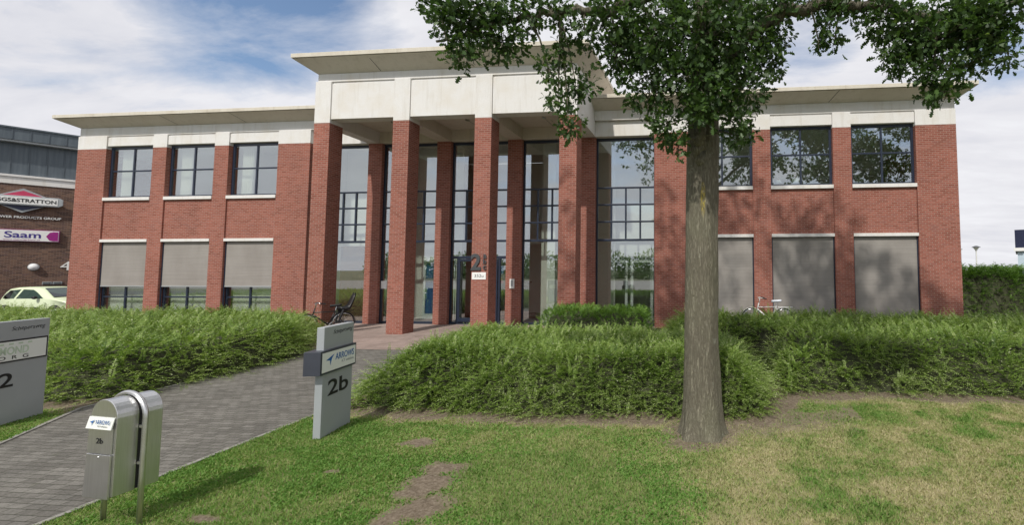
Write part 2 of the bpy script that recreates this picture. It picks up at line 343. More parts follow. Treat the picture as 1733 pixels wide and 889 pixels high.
def text(name, body, org, u, n, w, h, mat, parent, depth=.004, bold=.0, keep=False, shear=0, curve=None):
    """lettering lying in the plane at org, running along u, standing proud along n; all in the parent's frame"""
    V, Fs = text_geo(body, w, h, bold, keep); u = np.array(u, float); n = np.array(n, float); up = np.array([0, 0, 1.]); org = np.array(org, float)
    if curve: V[:, 1] += curve(V[:, 0] / w)
    P = org + V[:, :1] * u + V[:, 1:] * (up + shear * u)
    m = MB(); k = len(P); edges = {}
    for f in Fs:
        for a, b in zip(f, f[1:] + f[:1]): edges[(a, b)] = edges.get((a, b), 0) + 1
    vs = list(P + n * depth) + list(P); fs = [f for f in Fs]
    for (a, b) in edges:
        if (b, a) not in edges: fs.append((a, b, b + k, a + k))
    m.add(vs, fs); me = bpy.data.meshes.new(name); me.from_pydata(m.v, [], m.f); me.materials.append(mat)
    o = link(bpy.data.objects.new(name, me)); XF[o.name] = Matrix()
    if parent is not None: o.parent = parent; XF[o.name] = XF[parent.name].copy()
    return o
def vnoise(x, y, s, seed=0):            # smooth value noise, 0..1
    x = np.asarray(x) * s + 100; y = np.asarray(y) * s + 100; xi = np.floor(x).astype(int); yi = np.floor(y).astype(int); fx = x - xi; fy = y - yi
    fx = fx * fx * (3 - 2 * fx); fy = fy * fy * (3 - 2 * fy)
    def hsh(i, j):
        n = (i * 374761393 + j * 668265263 + seed * 974711) & 0x7fffffff; n = ((n ^ (n >> 13)) * 1274126177) & 0x7fffffff; return ((n ^ (n >> 16)) & 0xffff) / 65535.
    return (hsh(xi, yi) * (1 - fx) + hsh(xi + 1, yi) * fx) * (1 - fy) + (hsh(xi, yi + 1) * (1 - fx) + hsh(xi + 1, yi + 1) * fx) * fy
def fbm(x, y, s, seed=0, o=4): return sum(vnoise(x, y, s * 2 ** i, seed + i) * .5 ** i for i in range(o)) / sum(.5 ** i for i in range(o))
def sstep(a, b, x): t = np.clip((x - a) / (b - a), 0, 1); return t * t * (3 - 2 * t)

# ---------------------------------------------------------------- ground, path, paving
def sheet(name, poly, z, mat, kind='structure'):
    m = MB().add([(x, y, z) for x, y in poly], [tuple(range(len(poly)))]); return tag(m.build(name, mat), kind=kind)
sheet('ground', [(-600, -600), (600, -600), (600, 600), (-600, 600)], -.05, MAT['ground'])
path_r = [(-6.42, 1.0), (-6.5, 3.96), (-6.66, 7.25), (-6.95, 10), (-7.15, 13.2)]
path_l = [(-9.0, 1.0), (-9.2, 4.2), (-9.97, 5.66), (-10.5, 6.4), (-11.1, 7.24), (-11.35, 9.5), (-11.5, 11), (-13.0, 13.2)]
sheet('path', path_r + path_l[::-1], .012, MAT['path'])
sheet('forecourt', [(-30.4, 13.2), (-2, 13.2), (-2, 19.4), (-30.4, 19.4)], .016, MAT['terracotta'])
sheet('car_park', [(-90, 12), (-30.5, 12), (-30.5, 60), (-90, 60)], -.01, MAT['asphalt'])
sheet('yard', [(-80, -55), (80, -55), (80, -14), (-80, -14)], -.03, MAT['edge'])
sheet('road', [(-200, -9), (200, -9), (200, -1.2), (-200, -1.2)], -.02, MAT['asphalt'])
tag(MB().box(-200, 200, -1.2, -1.05, -.05, .05).build('kerb', MAT['edge'], bevel=.02), kind='structure')
def edging(pts, side):
    m = MB()
    for (a, b) in zip(pts, pts[1:]):
        A = np.array(a); B = np.array(b); d = (B - A) / np.linalg.norm(B - A); nn = np.array([-d[1], d[0]]) * side * .06
        m.loft([[(*A, -.04), (*(A + nn), -.04), (*(A + nn), .03), (*A, .03)], [(*B, -.04), (*(B + nn), -.04), (*(B + nn), .03), (*B, .03)]])
    return m
tag(edging(path_r[:4], -1).build('path_edging', MAT['edge']), kind='structure')
tag(edging(path_l[:7], 1).build('path_edging', MAT['edge']), kind='structure')
# lawn maps (shared by soil and blades)
DIRT = [(-2.98, 4.55, .40, .42, .3), (-3.2, 5.05, .30, .55, .0), (-3.25, 5.5, .32, .25, .4), (-4.08, 6.27, .30, .17, .3), (-4.57, 5.28, .10, .06, 0), (-5.0, 4.2, .16, .07, .2), (-2.7, 4.05, .35, .4, 0)]
def edge_right(y): return np.interp(y, [p[1] for p in path_r], [p[0] for p in path_r])
def edge_left(y): return np.interp(y, [p[1] for p in path_l], [p[0] for p in path_l])
def front(x): return np.interp(x, [-30, -11.0, -7, -6, -3, 1.1, 1.8, 3.5, 12], [7.3, 7.4, 7.7, 7.65, 7.4, 7.65, 9.1, 9.35, 8.9])   # foot of the shrubs
def lawn_maps(x, y):
    n = fbm(x, y, 2.2, 3); n2 = fbm(x, y, .8, 11); n3 = fbm(x, y, 6, 21)
    d = np.zeros_like(x)
    for cx, cy, rx, ry, _ in DIRT:
        r = np.sqrt(((x - cx) / rx) ** 2 + ((y - cy) / ry) ** 2) + (n3 - .5) * .9 + (n - .5) * .7; d = np.maximum(d, 1 - sstep(.45, 1.35, r))
    bed = y - front(x) + (n - .5) * .55 + (n3 - .5) * .25; d = np.maximum(d, sstep(-.62, -.10, bed))
    rt = np.sqrt((x + .05) ** 2 + (y - 6.95) ** 2) + (n - .5) * .5; d = np.maximum(d, (1 - sstep(.42, .8, rt)) * .9)
    dd = (y - front(x)); d = np.maximum(d, np.where((x > 0) & (x < 2.6), (1 - sstep(.2, .9, np.abs(y - 7.2 - .35 * x) + (n - .5))) * .8, 0))
    dry = sstep(-.9, .9, x + (n2 - .5) * 1.8) * sstep(.18, .74, n + .1) * .95
    strip = (1 - sstep(.25, .8, np.abs(y - 6.4) + (n - .5) * .8)) * sstep(-5.6, -4.4, x) * .62; dry = np.maximum(dry, strip)
    dry = np.maximum(dry, .8 * sstep(-.9, -.3, bed)); dry = dry * (1 - .75 * (1 - sstep(.3, 1.0, np.hypot((x - 2.3) / 1.6, (y - 8.1) / .8))))
    dry = np.maximum(dry * .82, .16 + .2 * n) + .5 * (fbm(x, y, 5.0, 61) - .5) * sstep(-2.5, .5, x) + (.12 + .23 * sstep(-2, 1, x)) * (fbm(x, y, 13.0, 67, 2) - .5)
    return np.clip(d, 0, 1), np.clip(dry, 0, 1)
def lawn_z(x, y): return .035 * (fbm(x, y, 1.3, 5) - .5) + .012
def lawn(name, xf, y0, y1, nx, ny):
    yy = np.linspace(y0, y1, ny); t = np.linspace(0, 1, nx); X = np.zeros((ny, nx)); Yg = np.repeat(yy[:, None], nx, 1)
    for i, y in enumerate(yy): a, b = xf(y); X[i] = a + (b - a) * t
    d, dr = lawn_maps(X, Yg); Z = lawn_z(X, Yg) + .03 * np.where(d > .5, vnoise(X, Yg, 14, 3) - .3, 0)
    V = np.stack([X, Yg, Z], -1).reshape(-1, 3); i = np.arange(ny - 1)[:, None] * nx + np.arange(nx - 1); i = i.ravel()
    o = mesh_np(name, V, np.stack([i, i + 1, i + 1 + nx, i + nx], 1), MAT['lawn'], smooth=True, attrs={'dirt': d.ravel(), 'dry': dr.ravel()}); return tag(o, kind='structure')
lawn('lawn', lambda y: (edge_right(y) + .061, 16), -1.0, 10.4, 420, 260)
lawn('lawn', lambda y: (-30, edge_left(y) - .061), -1.0, 9.5, 200, 130)

# ---------------------------------------------------------------- office building
XS, YW, YP, YB = -10.135, 18.975, 16.338, 19.298
HL, OUT, WW, WP, INN = 20.33, 1.584, 2.543, 3.282, 8.02
ZB, ZS, ZL, ZFR, ZSOF, ZFT = 8.346, 5.957, 3.932, 8.99, 9.42, 9.90
PZB, PZFR, PZSOF, PZFT = 8.33, 10.03, 10.36, 10.95
CW, CP = .674, 3.359; PH = 1.5 * CP + CW / 2     # portico half width
UT = 8.47                                        # head of the upper windows
off = thing('office_building', 'two storey red brick office building with pale stone frieze and tall columned entrance portico', 'building', (XS, YW, 0))
def sgn(s, a, b): return tuple(sorted((XS + s * a, XS + s * b)))
for s in (-1, 1):
    w = MB(); e = [HL]
    for k in range(3): e += [HL - OUT - k * WP, HL - OUT - k * WP - WW]
    e.append(INN)
    for i in range(0, 8, 2):                     # piers
        x0, x1 = sgn(s, e[i], e[i + 1])
        w.box(x0, x1, YW, YW + .45, 0, ZB)
    for k in range(3):                           # spandrels and plinths between piers
        x0, x1 = sgn(s, e[1 + 2 * k], e[2 + 2 * k])
        w.box(x0, x1, YW + .07, YW + .40, ZL, ZS - .155); w.box(x0, x1, YW + .05, YW + .4, 0, .28)
    xo = XS + s * HL; xa, xb = sorted((xo, xo - s * .4)); w.box(xa, xb, YW + .452, YW + 14, 0, ZB)
    xa, xb = sgn(s, HL - .402, 0.1); w.box(xa, xb, YW + 13.6, YW + 14, 0, ZB)
    w.build('brick_wall', MAT['brick'], off, bevel=.006)
    # return of the wing beside the recessed glazing
    x0, x1 = sgn(s, INN, INN + .3); MB().box(x0, x1, YW + .452, YW + .9, 0, ZB).build('brick_return', MAT['brick'], off)
    # stone band: blocks flush over the piers, panels a little back over the windows
    b = MB()
    for i in range(0, 8, 2):
        x0, x1 = sgn(s, e[i], e[i + 1]); b.box(x0, x1, YW - .004, YW + .45, ZB + .002, ZFR)
    for k in range(3):
        x0, x1 = sgn(s, e[1 + 2 * k], e[2 + 2 * k]); b.box(x0 + .006, x1 - .006, YW + .045, YW + .42, UT + .02, ZFR - .07); b.box(x0 + .002, x1 - .002, YW + .10, YW + .42, ZFR - .068, ZFR - .002)
    x0, x1 = sgn(s, INN - .004, PH + .004); b.box(x0, x1, YW + .2, YW + .6, ZB - .03, ZFR - .01)
    x0, x1 = sgn(s, HL, PH + .004); b.box(x0, x1, YW + .05, YW + .42, ZFR + .002, ZSOF)
    xa, xb = sorted((xo, xo - s * .4)); b.box(xa, xb, YW + .452, YW + 14, ZB + .002, ZSOF)
    b.build('stone_frieze', MAT['stone'], off, bevel=.008)
    # eaves: sloping soffit and fascia
    x0, x1 = sgn(s, HL, PH + .006); r = MB(); g = .6; ze = 9.74
    def ring(z, gr):
        a, c = (x0 - gr, x1) if s < 0 else (x0, x1 + gr); return [(a, YW - gr, z), (c, YW - gr, z), (c, YW + 14 + gr, z), (a, YW + 14 + gr, z)]
    r.loft([ring(ZSOF + .003, -.02), ring(ze - .02, g - .03), ring(ze - .02, g - .2)], True); rf = r.build('soffit', MAT['soffit'], off)
    MB().loft([ring(ze, g), ring(ZFT, g)]).build('fascia', MAT['stone_old'], off, bevel=.012)
    for q in ((HL - 5.4, HL - 9.0) if s < 0 else (HL - 5.0, HL - 9.4)):
        X = XS + s * q; dx = .012; jm = MB()                                    # joints of the soffit panels
        jm.add([(X - dx, YW - .012, ZSOF + .0055), (X + dx, YW - .012, ZSOF + .0055), (X + s * .3 + dx, YW - .56, ze - .026), (X + s * .3 - dx, YW - .56, ze - .026)], [(0, 1, 2, 3)])
        jm.build('panel_joint', MAT['dark'], rf)
    for k in range(3):
        x0, x1 = sgn(s, HL - OUT - k * WP, HL - OUT - k * WP - WW); xm = (x0 + x1) / 2; yf = YW + .20
        # upper window
        f = MB(); z0, z1 = ZS + .002, UT
        f.box(x0, x0 + .10, yf, yf + .09, z0, z1); f.box(x1 - .10, x1, yf, yf + .09, z0, z1)
        f.box(x0 + .1, x1 - .1, yf, yf + .09, z0, z0 + .09); f.box(x0 + .1, x1 - .1, yf, yf + .09, z1 - .11, z1)
        f.box(xm - .04, xm + .04, yf + .005, yf + .085, z0 + .09, z1 - .11)
        zt = 7.28; f.box(x0 + .1, xm - .04, yf + .008, yf + .08, zt - .035, zt + .035); f.box(xm + .04, x1 - .1, yf + .008, yf + .08, zt - .035, zt + .035)
        wf = f.build('window', MAT['frame'], off, bevel=.006)
        p = MB().box(x0 + .1, x1 - .1, yf + .035, yf + .045, z0 + .09, z1 - .11).build('pane', MAT['glass'], wf)
        MB().box(x0 + .003, x1 - .003, YW - .03, YW + .3, ZS - .15, ZS).build('sill', MAT['stone'], wf, bevel=.008)
        # lower window with its roller screen
        MB().box(x0 + .004, x1 - .004, YW - .02, YW + .38, ZL - .13, ZL).build('lintel', MAT['stone'], off, bevel=.008)
        f = MB(); z0, z1 = .3, ZL - .132
        f.box(x0, x0 + .09, yf, yf + .09, z0, z1); f.box(x1 - .09, x1, yf, yf + .09, z0, z1); f.box(x0 + .09, x1 - .09, yf, yf + .09, z0, z0 + .08); f.box(x0 + .09, x1 - .09, yf, yf + .09, z1 - .1, z1)
        f.box(xm - .04, xm + .04, yf + .005, yf + .085, z0 + .08, z1 - .1); f.box(x0 + .09, xm - .04, yf + .008, yf + .08, 1.16, 1.23); f.box(xm + .04, x1 - .09, yf + .008, yf + .08, 1.16, 1.23)
        wf = f.build('window', MAT['frame'], off, bevel=.006)
        MB().box(x0 + .09, x1 - .09, yf + .035, yf + .045, z0 + .08, z1 - .1).build('pane', MAT['glass'], wf)
        zb = 1.72 if s < 0 else .34
        if s < 0: MB().box(x0 + .1, x1 - .1, YW + .47, YW + .475, .3, 2.2).build('inner_blind', MAT['cream'], off)
        sc = MB().box(x0 + .05, x1 - .05, YW + .115, YW + .122, zb, z1 - .02).build('roller_screen', MAT['screen'], off)
        MB().box(x0 + .052, x1 - .052, YW + .111, YW + .1145, zb + .34, zb + .365).build('seam', MAT['screen'], sc)
        MB().box(x0 + .05, x1 - .05, YW + .10, YW + .135, zb - .045, zb).build('bottom_bar', MAT['alu'], sc, bevel=.006)
        for a in (x0 + .004, x1 - .048): MB().box(a, a + .044, YW + .095, YW + .14, z0, z1).build('guide_rail', MAT['frame'], sc)
# portico: columns, piers, entablature, ceiling
for k in range(4):
    x = XS + (k - 1.5) * CP
    MB().box(x - CW / 2, x + CW / 2, YP, YP + .66, 0, PZB).build('column', MAT['brick'], off, bevel=.006)
    MB().box(x - CW / 2, x + CW / 2, YB, YB + .5, 0, PZB).build('pier', MAT['brick'], off, bevel=.006)
st = MB()
for k in range(4):
    x = XS + (k - 1.5) * CP; st.box(x - CW / 2 + (.0 if k else 0), x + CW / 2, YP - .003, YP + .66, PZB + .002, PZFR)
for k in range(3):
    x = XS + (k - 1) * CP; a = CP / 2 - CW / 2; st.box(x - a + .008, x + a - .008, YP + .04, YP + .5, 8.49, PZFR - .09); st.box(x - a + .002, x + a - .002, YP + .10, YP + .5, PZFR - .088, PZFR - .004)
for s in (-1, 1):
    xa, xb = sgn(s, PH, PH - .5); st.box(xa, xb, YP + .662, YP + 9, PZB + .002, PZFR)
st.box(XS - PH + .05, XS + PH - .05, YP + .05, YP + 9, PZFR + .002, PZSOF)
st.build('stone_entablature', MAT['stone'], off, bevel=.008)
be = MB()
for k in (1, 2):
    x = XS + (k - 1.5) * CP; be.box(x - CW / 2 + .01, x + CW / 2 - .01, YP + .663, YB + .45, PZB + .006, 8.86)
be.box(XS - PH + .502, XS + PH - .502, YB + .02, YB + .45, PZB + .003, 8.858)
be.build('ceiling_beam', MAT['soffit'], off, bevel=.006)
cl = MB().box(XS - PH + .5, XS + PH - .5, YP + .5, YB + .45, 8.862, 8.95).build('portico_ceiling', MAT['soffit'], off)
for k in range(3):
    x = XS + (k - 1) * CP; dl = MB().lathe([(.10, 0), (.10, -.03), (.075, -.035), (.0, -.02)], 16, (x + .1, YP + 1.7, 8.861)).build('downlight', MAT['chrome'], off)
for k in range(3):
    x = XS + (k - 1) * CP; MB().box(x + .09, x + .105, YP + .7, YB, 8.856, 8.861).build('ceiling_joint', MAT['dark'], cl)
ze = 10.785; g = .58
def pring(z, gr): return [(XS - PH - gr, YP - gr, z), (XS + PH + gr, YP - gr, z), (XS + PH + gr, YP + 9 + gr, z), (XS - PH - gr, YP + 9 + gr, z)]
psf = MB().loft([pring(PZSOF + .003, -.03), pring(ze - .02, g - .03), pring(ze - .02, g - .2)]).build('soffit', MAT['soffit'], off)
MB().loft([pring(ze, g), pring(PZFT, g)]).build('fascia', MAT['stone_old'], off, bevel=.012)
for q in (-2.6, 1.75):
    X = XS + q; jm = MB(); sx = .18 if q < 0 else -.12
    jm.add([(X - .012, YP - .004, PZSOF + .006), (X + .012, YP - .004, PZSOF + .006), (X - sx + .012, YP - .535, ze - .026), (X - sx - .012, YP - .535, ze - .026)], [(0, 1, 2, 3)])
    jm.build('panel_joint', MAT['dark'], psf)
for q in (1.2, 3.2, 5.2):
    Y = YP + q; X = XS + PH; jm = MB(); jm.add([(X + .004, Y - .012, PZSOF + .006), (X + .004, Y + .012, PZSOF + .006), (X + .535, Y + .012, ze - .026), (X + .535, Y - .012, ze - .026)], [(0, 1, 2, 3)]); jm.build('panel_joint', MAT['dark'], psf)
# tall glazing between the piers
def screen(x0, x1, door=False, cols=4):
    y0 = YB + .17; f = MB(); zt = PZB - .03; fr = .075
    f.box(x0, x0 + fr, y0, y0 + .1, .02, zt); f.box(x1 - fr, x1, y0, y0 + .1, .02, zt); f.box(x0 + fr, x1 - fr, y0, y0 + .1, zt - .11, zt); f.box(x0 + fr, x1 - fr, y0, y0 + .1, .02, .12)
    zs = (3.76, 4.57, 5.33, 6.08); xi = np.linspace(x0 + fr / 2, x1 - fr / 2, cols + 1)[1:-1]
    for i, z in enumerate(zs):
        hh = .05 if i == 0 else .035; f.box(x0 + fr, x1 - fr, y0 - .01, y0 + .1, z - hh, z + hh)
        if i < 3:
            za = z + hh; zb_ = zs[i + 1] - .035
            for x in xi: f.box(x - .035, x + .035, y0 + .004, y0 + .09, za, zb_)
    if door:
        f.box(x0 + fr, x1 - fr, y0 - .012, y0 + .1, 2.96, 3.08); f.box(x0 + .32, x0 + .42, y0 - .008, y0 + .1, .12, 2.96); f.box(x1 - .42, x1 - .32, y0 - .008, y0 + .1, .12, 2.96)
    o = f.build('glazed_screen', MAT['frame'], off, bevel=.005)
    MB().box(x0 + fr, x1 - fr, y0 + .045, y0 + .055, .12, zt - .11).build('pane', MAT['glass'], o); return o
pe = [XS + (k - 1.5) * CP for k in range(4)]; h = CW / 2
screen(XS - INN, pe[0] - h); screen(pe[0] + h, pe[1] - h); screen(pe[1] + h, pe[2] - h, True); screen(pe[2] + h, pe[3] - h); screen(pe[3] + h, XS + INN)
dm = MB(); xc = XS; y0 = YB + .10
for a, b in ((-.92, -.02), (.02, .92)):
    dm.box(xc + a, xc + a + .09, y0, y0 + .06, .13, 2.94); dm.box(xc + b - .09, xc + b, y0, y0 + .06, .13, 2.94); dm.box(xc + a + .09, xc + b - .09, y0, y0 + .06, .13, .30); dm.box(xc + a + .09, xc + b - .09, y0, y0 + .06, 2.84, 2.94)
do = dm.build('door', MAT['frame'], off, bevel=.005)
hm = MB()
for s in (-1, 1): hm.tube([(xc + s * .1, y0 - .07, 1.0), (xc + s * .1, y0 - .07, 1.9)], .014); hm.tube([(xc + s * .1, y0 - .07, 1.1), (xc + s * .1, y0, 1.1)], .01); hm.tube([(xc + s * .1, y0 - .07, 1.8), (xc + s * .1, y0, 1.8)], .01)
hm.build('handle', MAT['steel'], do)
# the rooms behind the glass
rm = MB(); yi = YW + .46
for s in (-1, 1):
    x0, x1 = sgn(s, HL - .42, INN + .32)
    rm.box(x0, x1, yi + .02, YW + 13.5, 3.72, 4.02); rm.box(x0, x1, yi + .02, YW + 13.5, 8.55, 8.66); rm.box(x0, x1, YW + 6.5, YW + 6.62, .05, 3.7); rm.box(x0, x1, YW + 6.5, YW + 6.62, 4.03, 8.54)
    for k in (0, 1):
        X = XS + s * (HL - OUT - k * WP - WW - .37); rm.box(X - .05, X + .05, YW + 1.2, YW + 6.4, .05, 3.7)
        if s < 0: rm.box(X - .05, X + .05, YW + .6, YW + 6.4, 4.03, 8.5)
    X = XS + s * (INN + .1); rm.box(X - .05, X + .05, YB + .7, YW + 13.5, .05, 8.5)
rm.box(XS - INN, XS + INN, YB + 5.2, YB + 5.32, .05, 8.5); rm.box(XS - INN, XS + INN, YB + .3, YB + 5.2, 8.52, 8.6)
rm.box(XS - INN, pe[1] - .1, YB + 1.9, YB + 2.02, .05, 8.5); rm.box(pe[2] + .95, pe[2] + 1.6, YB + .9, YB + 1.3, .05, 8.5); rm.box(pe[2] + 2.4, pe[3] + .9, YB + 1.6, YB + 1.72, .05, 8.5)
rm.box(pe[3] + h + .2, XS + INN, YB + 2.3, YB + 2.42, 3.0, 8.5); rm.box(pe[1] + .2, XS + INN, YB + 2.6, YB + 5.2, 3.78, 4.0)
rm.box(pe[3] - .1, pe[3] + .1, YB + .52, YB + 5, .05, 8.5); rm.box(pe[0] - .1, pe[0] + .1, YB + .52, YB + 1.9, .05, 8.5)
rm.build('inner_wall', MAT['cream'], off)
MB().box(XS - HL + .42, XS + HL - .42, yi + .02, YW + 13.5, -.02, .03).build('inner_floor', MAT['floorin'], off)
for (x0, x1, Y) in ((pe[3] + h + .1, pe[3] + h + 1.05, YB + 2.3), (pe[3] + h + 1.2, XS + INN - .35, YB + 2.3), (pe[0] + h + 1.0, pe[1] - h - .05, YB + 1.8)):
    dm = MB(); dm.box(x0, x0 + .13, Y, Y + .08, .05, 2.95); dm.box(x1 - .13, x1, Y, Y + .08, .05, 2.95); dm.box(x0 + .13, x1 - .13, Y, Y + .08, 2.8, 2.95); dm.box(x0 + .13, x1 - .13, Y, Y + .08, .05, .3); dm.build('inner_door_frame', MAT['white'], off)
MB().box(pe[0] + h + 1.14, pe[1] - h - .2, YB + 1.84, YB + 1.86, .32, 2.78).build('inner_door_panel', MAT['poster'], off)
MB().box(pe[0] - 2.3, pe[0] - h, YB + .9, YB + .94, .05, 3.6).build('dark_partition', MAT['wood'], off)
sm = MB()
for i in range(10): sm.box(XS + .25 + i * .13, XS + .25 + (i + 1) * .13 + .02, YB + 1.5, YB + 2.5, .1 + i * .19, .16 + i * .19)
sm.tube([(XS + .3, YB + 1.5, 1.1), (XS + 1.6, YB + 1.5, 3.0)], .025); sm.build('staircase', MAT['wood'], off)
for s in (-1, 1):
    xa, xb = sgn(s, HL - .41, PH + .5); MB().box(xa, xb, YW + .43, YW + 13.6, 9.43, 9.6).build('roof_deck', MAT['roof'], off)
for k in range(3):                                # light curtains at the sides of the left upper windows
    x0, x1 = sgn(-1, HL - OUT - k * WP, HL - OUT - k * WP - WW)
    pts = [(x, YW + .55 + .04 * sin(i * 1.6)) for i, x in enumerate(np.linspace(x0 + .15, x0 + .75, 25))]; n_ = len(pts)
    MB().add([(x, y, ZS + .1) for x, y in pts] + [(x, y, UT - .1) for x, y in pts], [(i, i + 1, i + 1 + n_, i + n_) for i in range(n_ - 1)]).build('curtain', MAT['cream'], off)

# lettering, plates and small fittings on the building
cx3 = XS + .5 * CP
hn = thing('house_number', 'dark grey metal house number 2 with small letters a b c on a brick column', 'house number', (cx3, YP - .03, 2.4))
text('digit', '2', (-.345, 0.012, .045), (1, 0, 0), (0, -1, 0), .40, .63, MAT['letter_grey'], hn, .03, .03)
for i, c in enumerate('abc'): text('letter', c, (.14, .012, .50 - i * .215), (1, 0, 0), (0, -1, 0), .13, .15 if c != 'b' else .19, MAT['letter_grey'], hn, .025, .02)
pl = thing('number_plate', 'small white plate with dark digits below the house number on the brick column', 'sign plate', (cx3, YP - .015, 2.1))
MB().box(-.30, .25, 0, .012, .0, .27).build('plate', MAT['white'], pl, world=False, bevel=.003)
text('lettering', '352u', (-.2, -.001, .085), (1, 0, 0), (0, -1, 0), .36, .11, MAT['letter_grey'], pl, .003)
ic = thing('intercom', 'pale grey intercom panel on the brick pier beside the entrance door', 'intercom', (pe[2] - .02, YB - .02, 1.63))
MB().box(-.11, .11, -.02, .018, 0, .42).build('case', MAT['white'], ic, world=False, bevel=.01)
gm = MB().box(-.05, .05, -.026, -.0205, .10, .37).build('speaker_grille', MAT['alu'], ic, world=False)
nt = tag(MB().box(-14.78, -14.5, YB + .155, YB + .16, 1.6, 1.95).build('paper_notice', MAT['white']), 'white paper notice stuck inside the narrow glass strip left of the second column', 'notice')
ps = thing('door_sticker', 'blue, yellow and red sticker sheet on the glass beside the entrance door', 'sticker', (XS + 1.0, YB + .24, 1.85))
MB().box(-.14, .14, 0, .004, .42, .78).build('blue_sticker', MAT['poster'], ps, world=False); MB().box(-.14, .14, 0, .004, .0, .12).build('red_sticker', MAT['warnred'], ps, world=False)
MB().prism([(-.12, .15), (.1, .15), (-.01, .36)], 0, .004).build('warning_triangle', MAT['warnyellow'], ps, world=False)
fp = thing('framed_picture', 'small dark framed picture on the pale inner wall behind the right glazing', 'picture', (pe[2] + 2.62, YB + 1.56, 1.75))
MB().box(0, .5, 0, .04, 0, .62).build('frame', MAT['dark'], fp, world=False); MB().box(.05, .45, -.004, 0, .05, .57).build('print', MAT['white'], fp, world=False)
for i, (X, sz, lb) in enumerate(((XS + HL - OUT - WP - WW + .38, .75, 'small potted plant with thin leaning stems at the left corner of a right wing window'), (XS + HL - OUT - WP - WW + 1.1, 1.0, 'larger pale round plant pot with bare leaning stems beside the window mullion'))):
    q = thing('potted_plant', lb, 'plant', (X, YW + .42, ZS + .1), 0, 'potted plants on the window sill')
    MB().lathe([(.09 * sz, 0), (.17 * sz, .08 * sz), (.17 * sz, .2 * sz), (.13 * sz, .26 * sz), (.11 * sz, .25 * sz)], 18).build('pot', MAT['terracotta_pot'], q, world=False, smooth=True)
    sm = MB()
    for a in range(5): sm.tube([(0, 0, .2 * sz), ((-.12 + .05 * a) * sz, .02 * a, .5 * sz), ((-.25 + .13 * a) * sz, .03 * a, (.75 - .06 * a) * sz)], [.012, .009, .006], 5)
    sm.build('stem', MAT['wood'], q, world=False)

# ---------------------------------------------------------------- warehouse on the left
WP0 = (-43.051, 27.135, 0); WR = R(58.617)
wh = thing('warehouse', 'dark brown brick warehouse with blue grey metal upper storey and pale stone band', 'building', WP0, WR)
def wl_(m, name, mat, parent=wh, **k): return m.build(name, mat, parent, world=False, **k)
wl_(MB().box(-30, 12, 0, 14, 0, 8.05), 'brick_wall', MAT['brick_dark'])
wl_(MB().box(-30, 12, -.05, 14, 8.053, 8.5).box(-30, 12, -.12, 14, 8.503, 8.64), 'stone_band', MAT['stone'], bevel=.01)
cm = MB().box(-30, 12, .12, 14, 8.643, 10.72)
for i in range(60): x = -29.5 + i * .7; cm.box(x, x + .035, .09, .119, 8.65, 10.71)
wl_(cm, 'cladding', MAT['clad'])
wl_(MB().box(-30.2, 12.2, -.35, 14.3, 10.723, 10.86), 'gutter', MAT['alu'], bevel=.02)
fm = MB().box(-30.2, 12.2, -.42, 14.3, 10.863, 11.6).box(-30.3, 12.3, -.5, 14.4, 11.603, 11.7)
for i in range(60): x = -29.5 + i * .7; fm.box(x, x + .05, -.45, -.421, 10.87, 11.6)
wl_(fm, 'fascia', MAT['clad'])
bs = thing('wall_sign', 'diamond shaped shop sign with pink top, navy bottom and white lettered bar', 'sign', tuple(Matrix.Rotation(WR, 3, 'Z') @ Vector((-2.28, -.12, 6.98)) + Vector(WP0)), WR)
wl_(MB().prism([(-1.45, 0), (0, .79), (1.45, 0), (0, -.79)], -.10, .12), 'diamond', MAT['alu'], bs)
wl_(MB().prism([(-.95, .22), (0, .64), (.95, .22)], -.13, -.101), 'top_panel', MAT['pink'], bs); wl_(MB().prism([(-.95, -.28), (.95, -.28), (0, -.64)], -.13, -.101), 'bottom_panel', MAT['navy'], bs)
wl_(MB().prism([(-1.5, -.32), (1.4, -.32), (1.58, -.2), (1.58, .2), (1.4, .30), (-1.5, .30)], -.22, -.131), 'bar', MAT['alu'], bs, bevel=.03)
wl_(MB().prism([(-1.45, -.23), (1.36, -.23), (1.36, .22), (-1.45, .22)], -.235, -.221), 'bar_face', MAT['white'], bs)
text('lettering', 'BRIGGS&STRATTON', (-1.42, -.236, -.12), (1, 0, 0), (0, -1, 0), 2.72, .24, MAT['black'], bs, .01, .02)
pg = tag(text('wall_lettering', 'POWER PRODUCTS GROUP', (-3.35, -.02, 5.83), (1, 0, 0), (0, -1, 0), 2.62, .16, MAT['white'], None, .04, .02), 'row of small white capital letters on brown brick under the diamond sign', 'lettering')
pg.matrix_world = Matrix.Translation(WP0) @ Matrix.Rotation(WR, 4, 'Z')
sa = thing('wall_sign', 'long white light box sign with indigo word and purple arrow on brown brick', 'sign', tuple(Matrix.Rotation(WR, 3, 'Z') @ Vector((-3.0, -.14, 4.33)) + Vector(WP0)), WR)
wl_(MB().box(-1.5, 2.26, -.02, .13, 0, .76), 'case', MAT['purple'], sa, bevel=.01); wl_(MB().box(-1.48, 2.22, -.03, -.021, .03, .73), 'face', MAT['white'], sa)
wl_(MB().prism([(1.72, .36), (1.86, .10), (2.0, .06), (2.2, .06), (2.2, .67), (2.0, .67), (1.86, .62)], -.038, -.031), 'arrow', MAT['purple'], sa)
text('lettering', 'Saam', (.14, -.031, .22), (1, 0, 0), (0, -1, 0), 1.38, .42, MAT['purpletext'], sa, .006, .02); text('small_lettering', 'www.saamverhuur.nl', (.1, -.031, .07), (1, 0, 0), (0, -1, 0), 1.38, .09, MAT['purple'], sa, .004)
lw_ = thing('wall_lamp', 'round white bulkhead lamp on the brown brick wall above the pale car', 'lamp', tuple(Matrix.Rotation(WR, 3, 'Z') @ Vector((-1.67, -.02, 2.66)) + Vector(WP0)), WR)
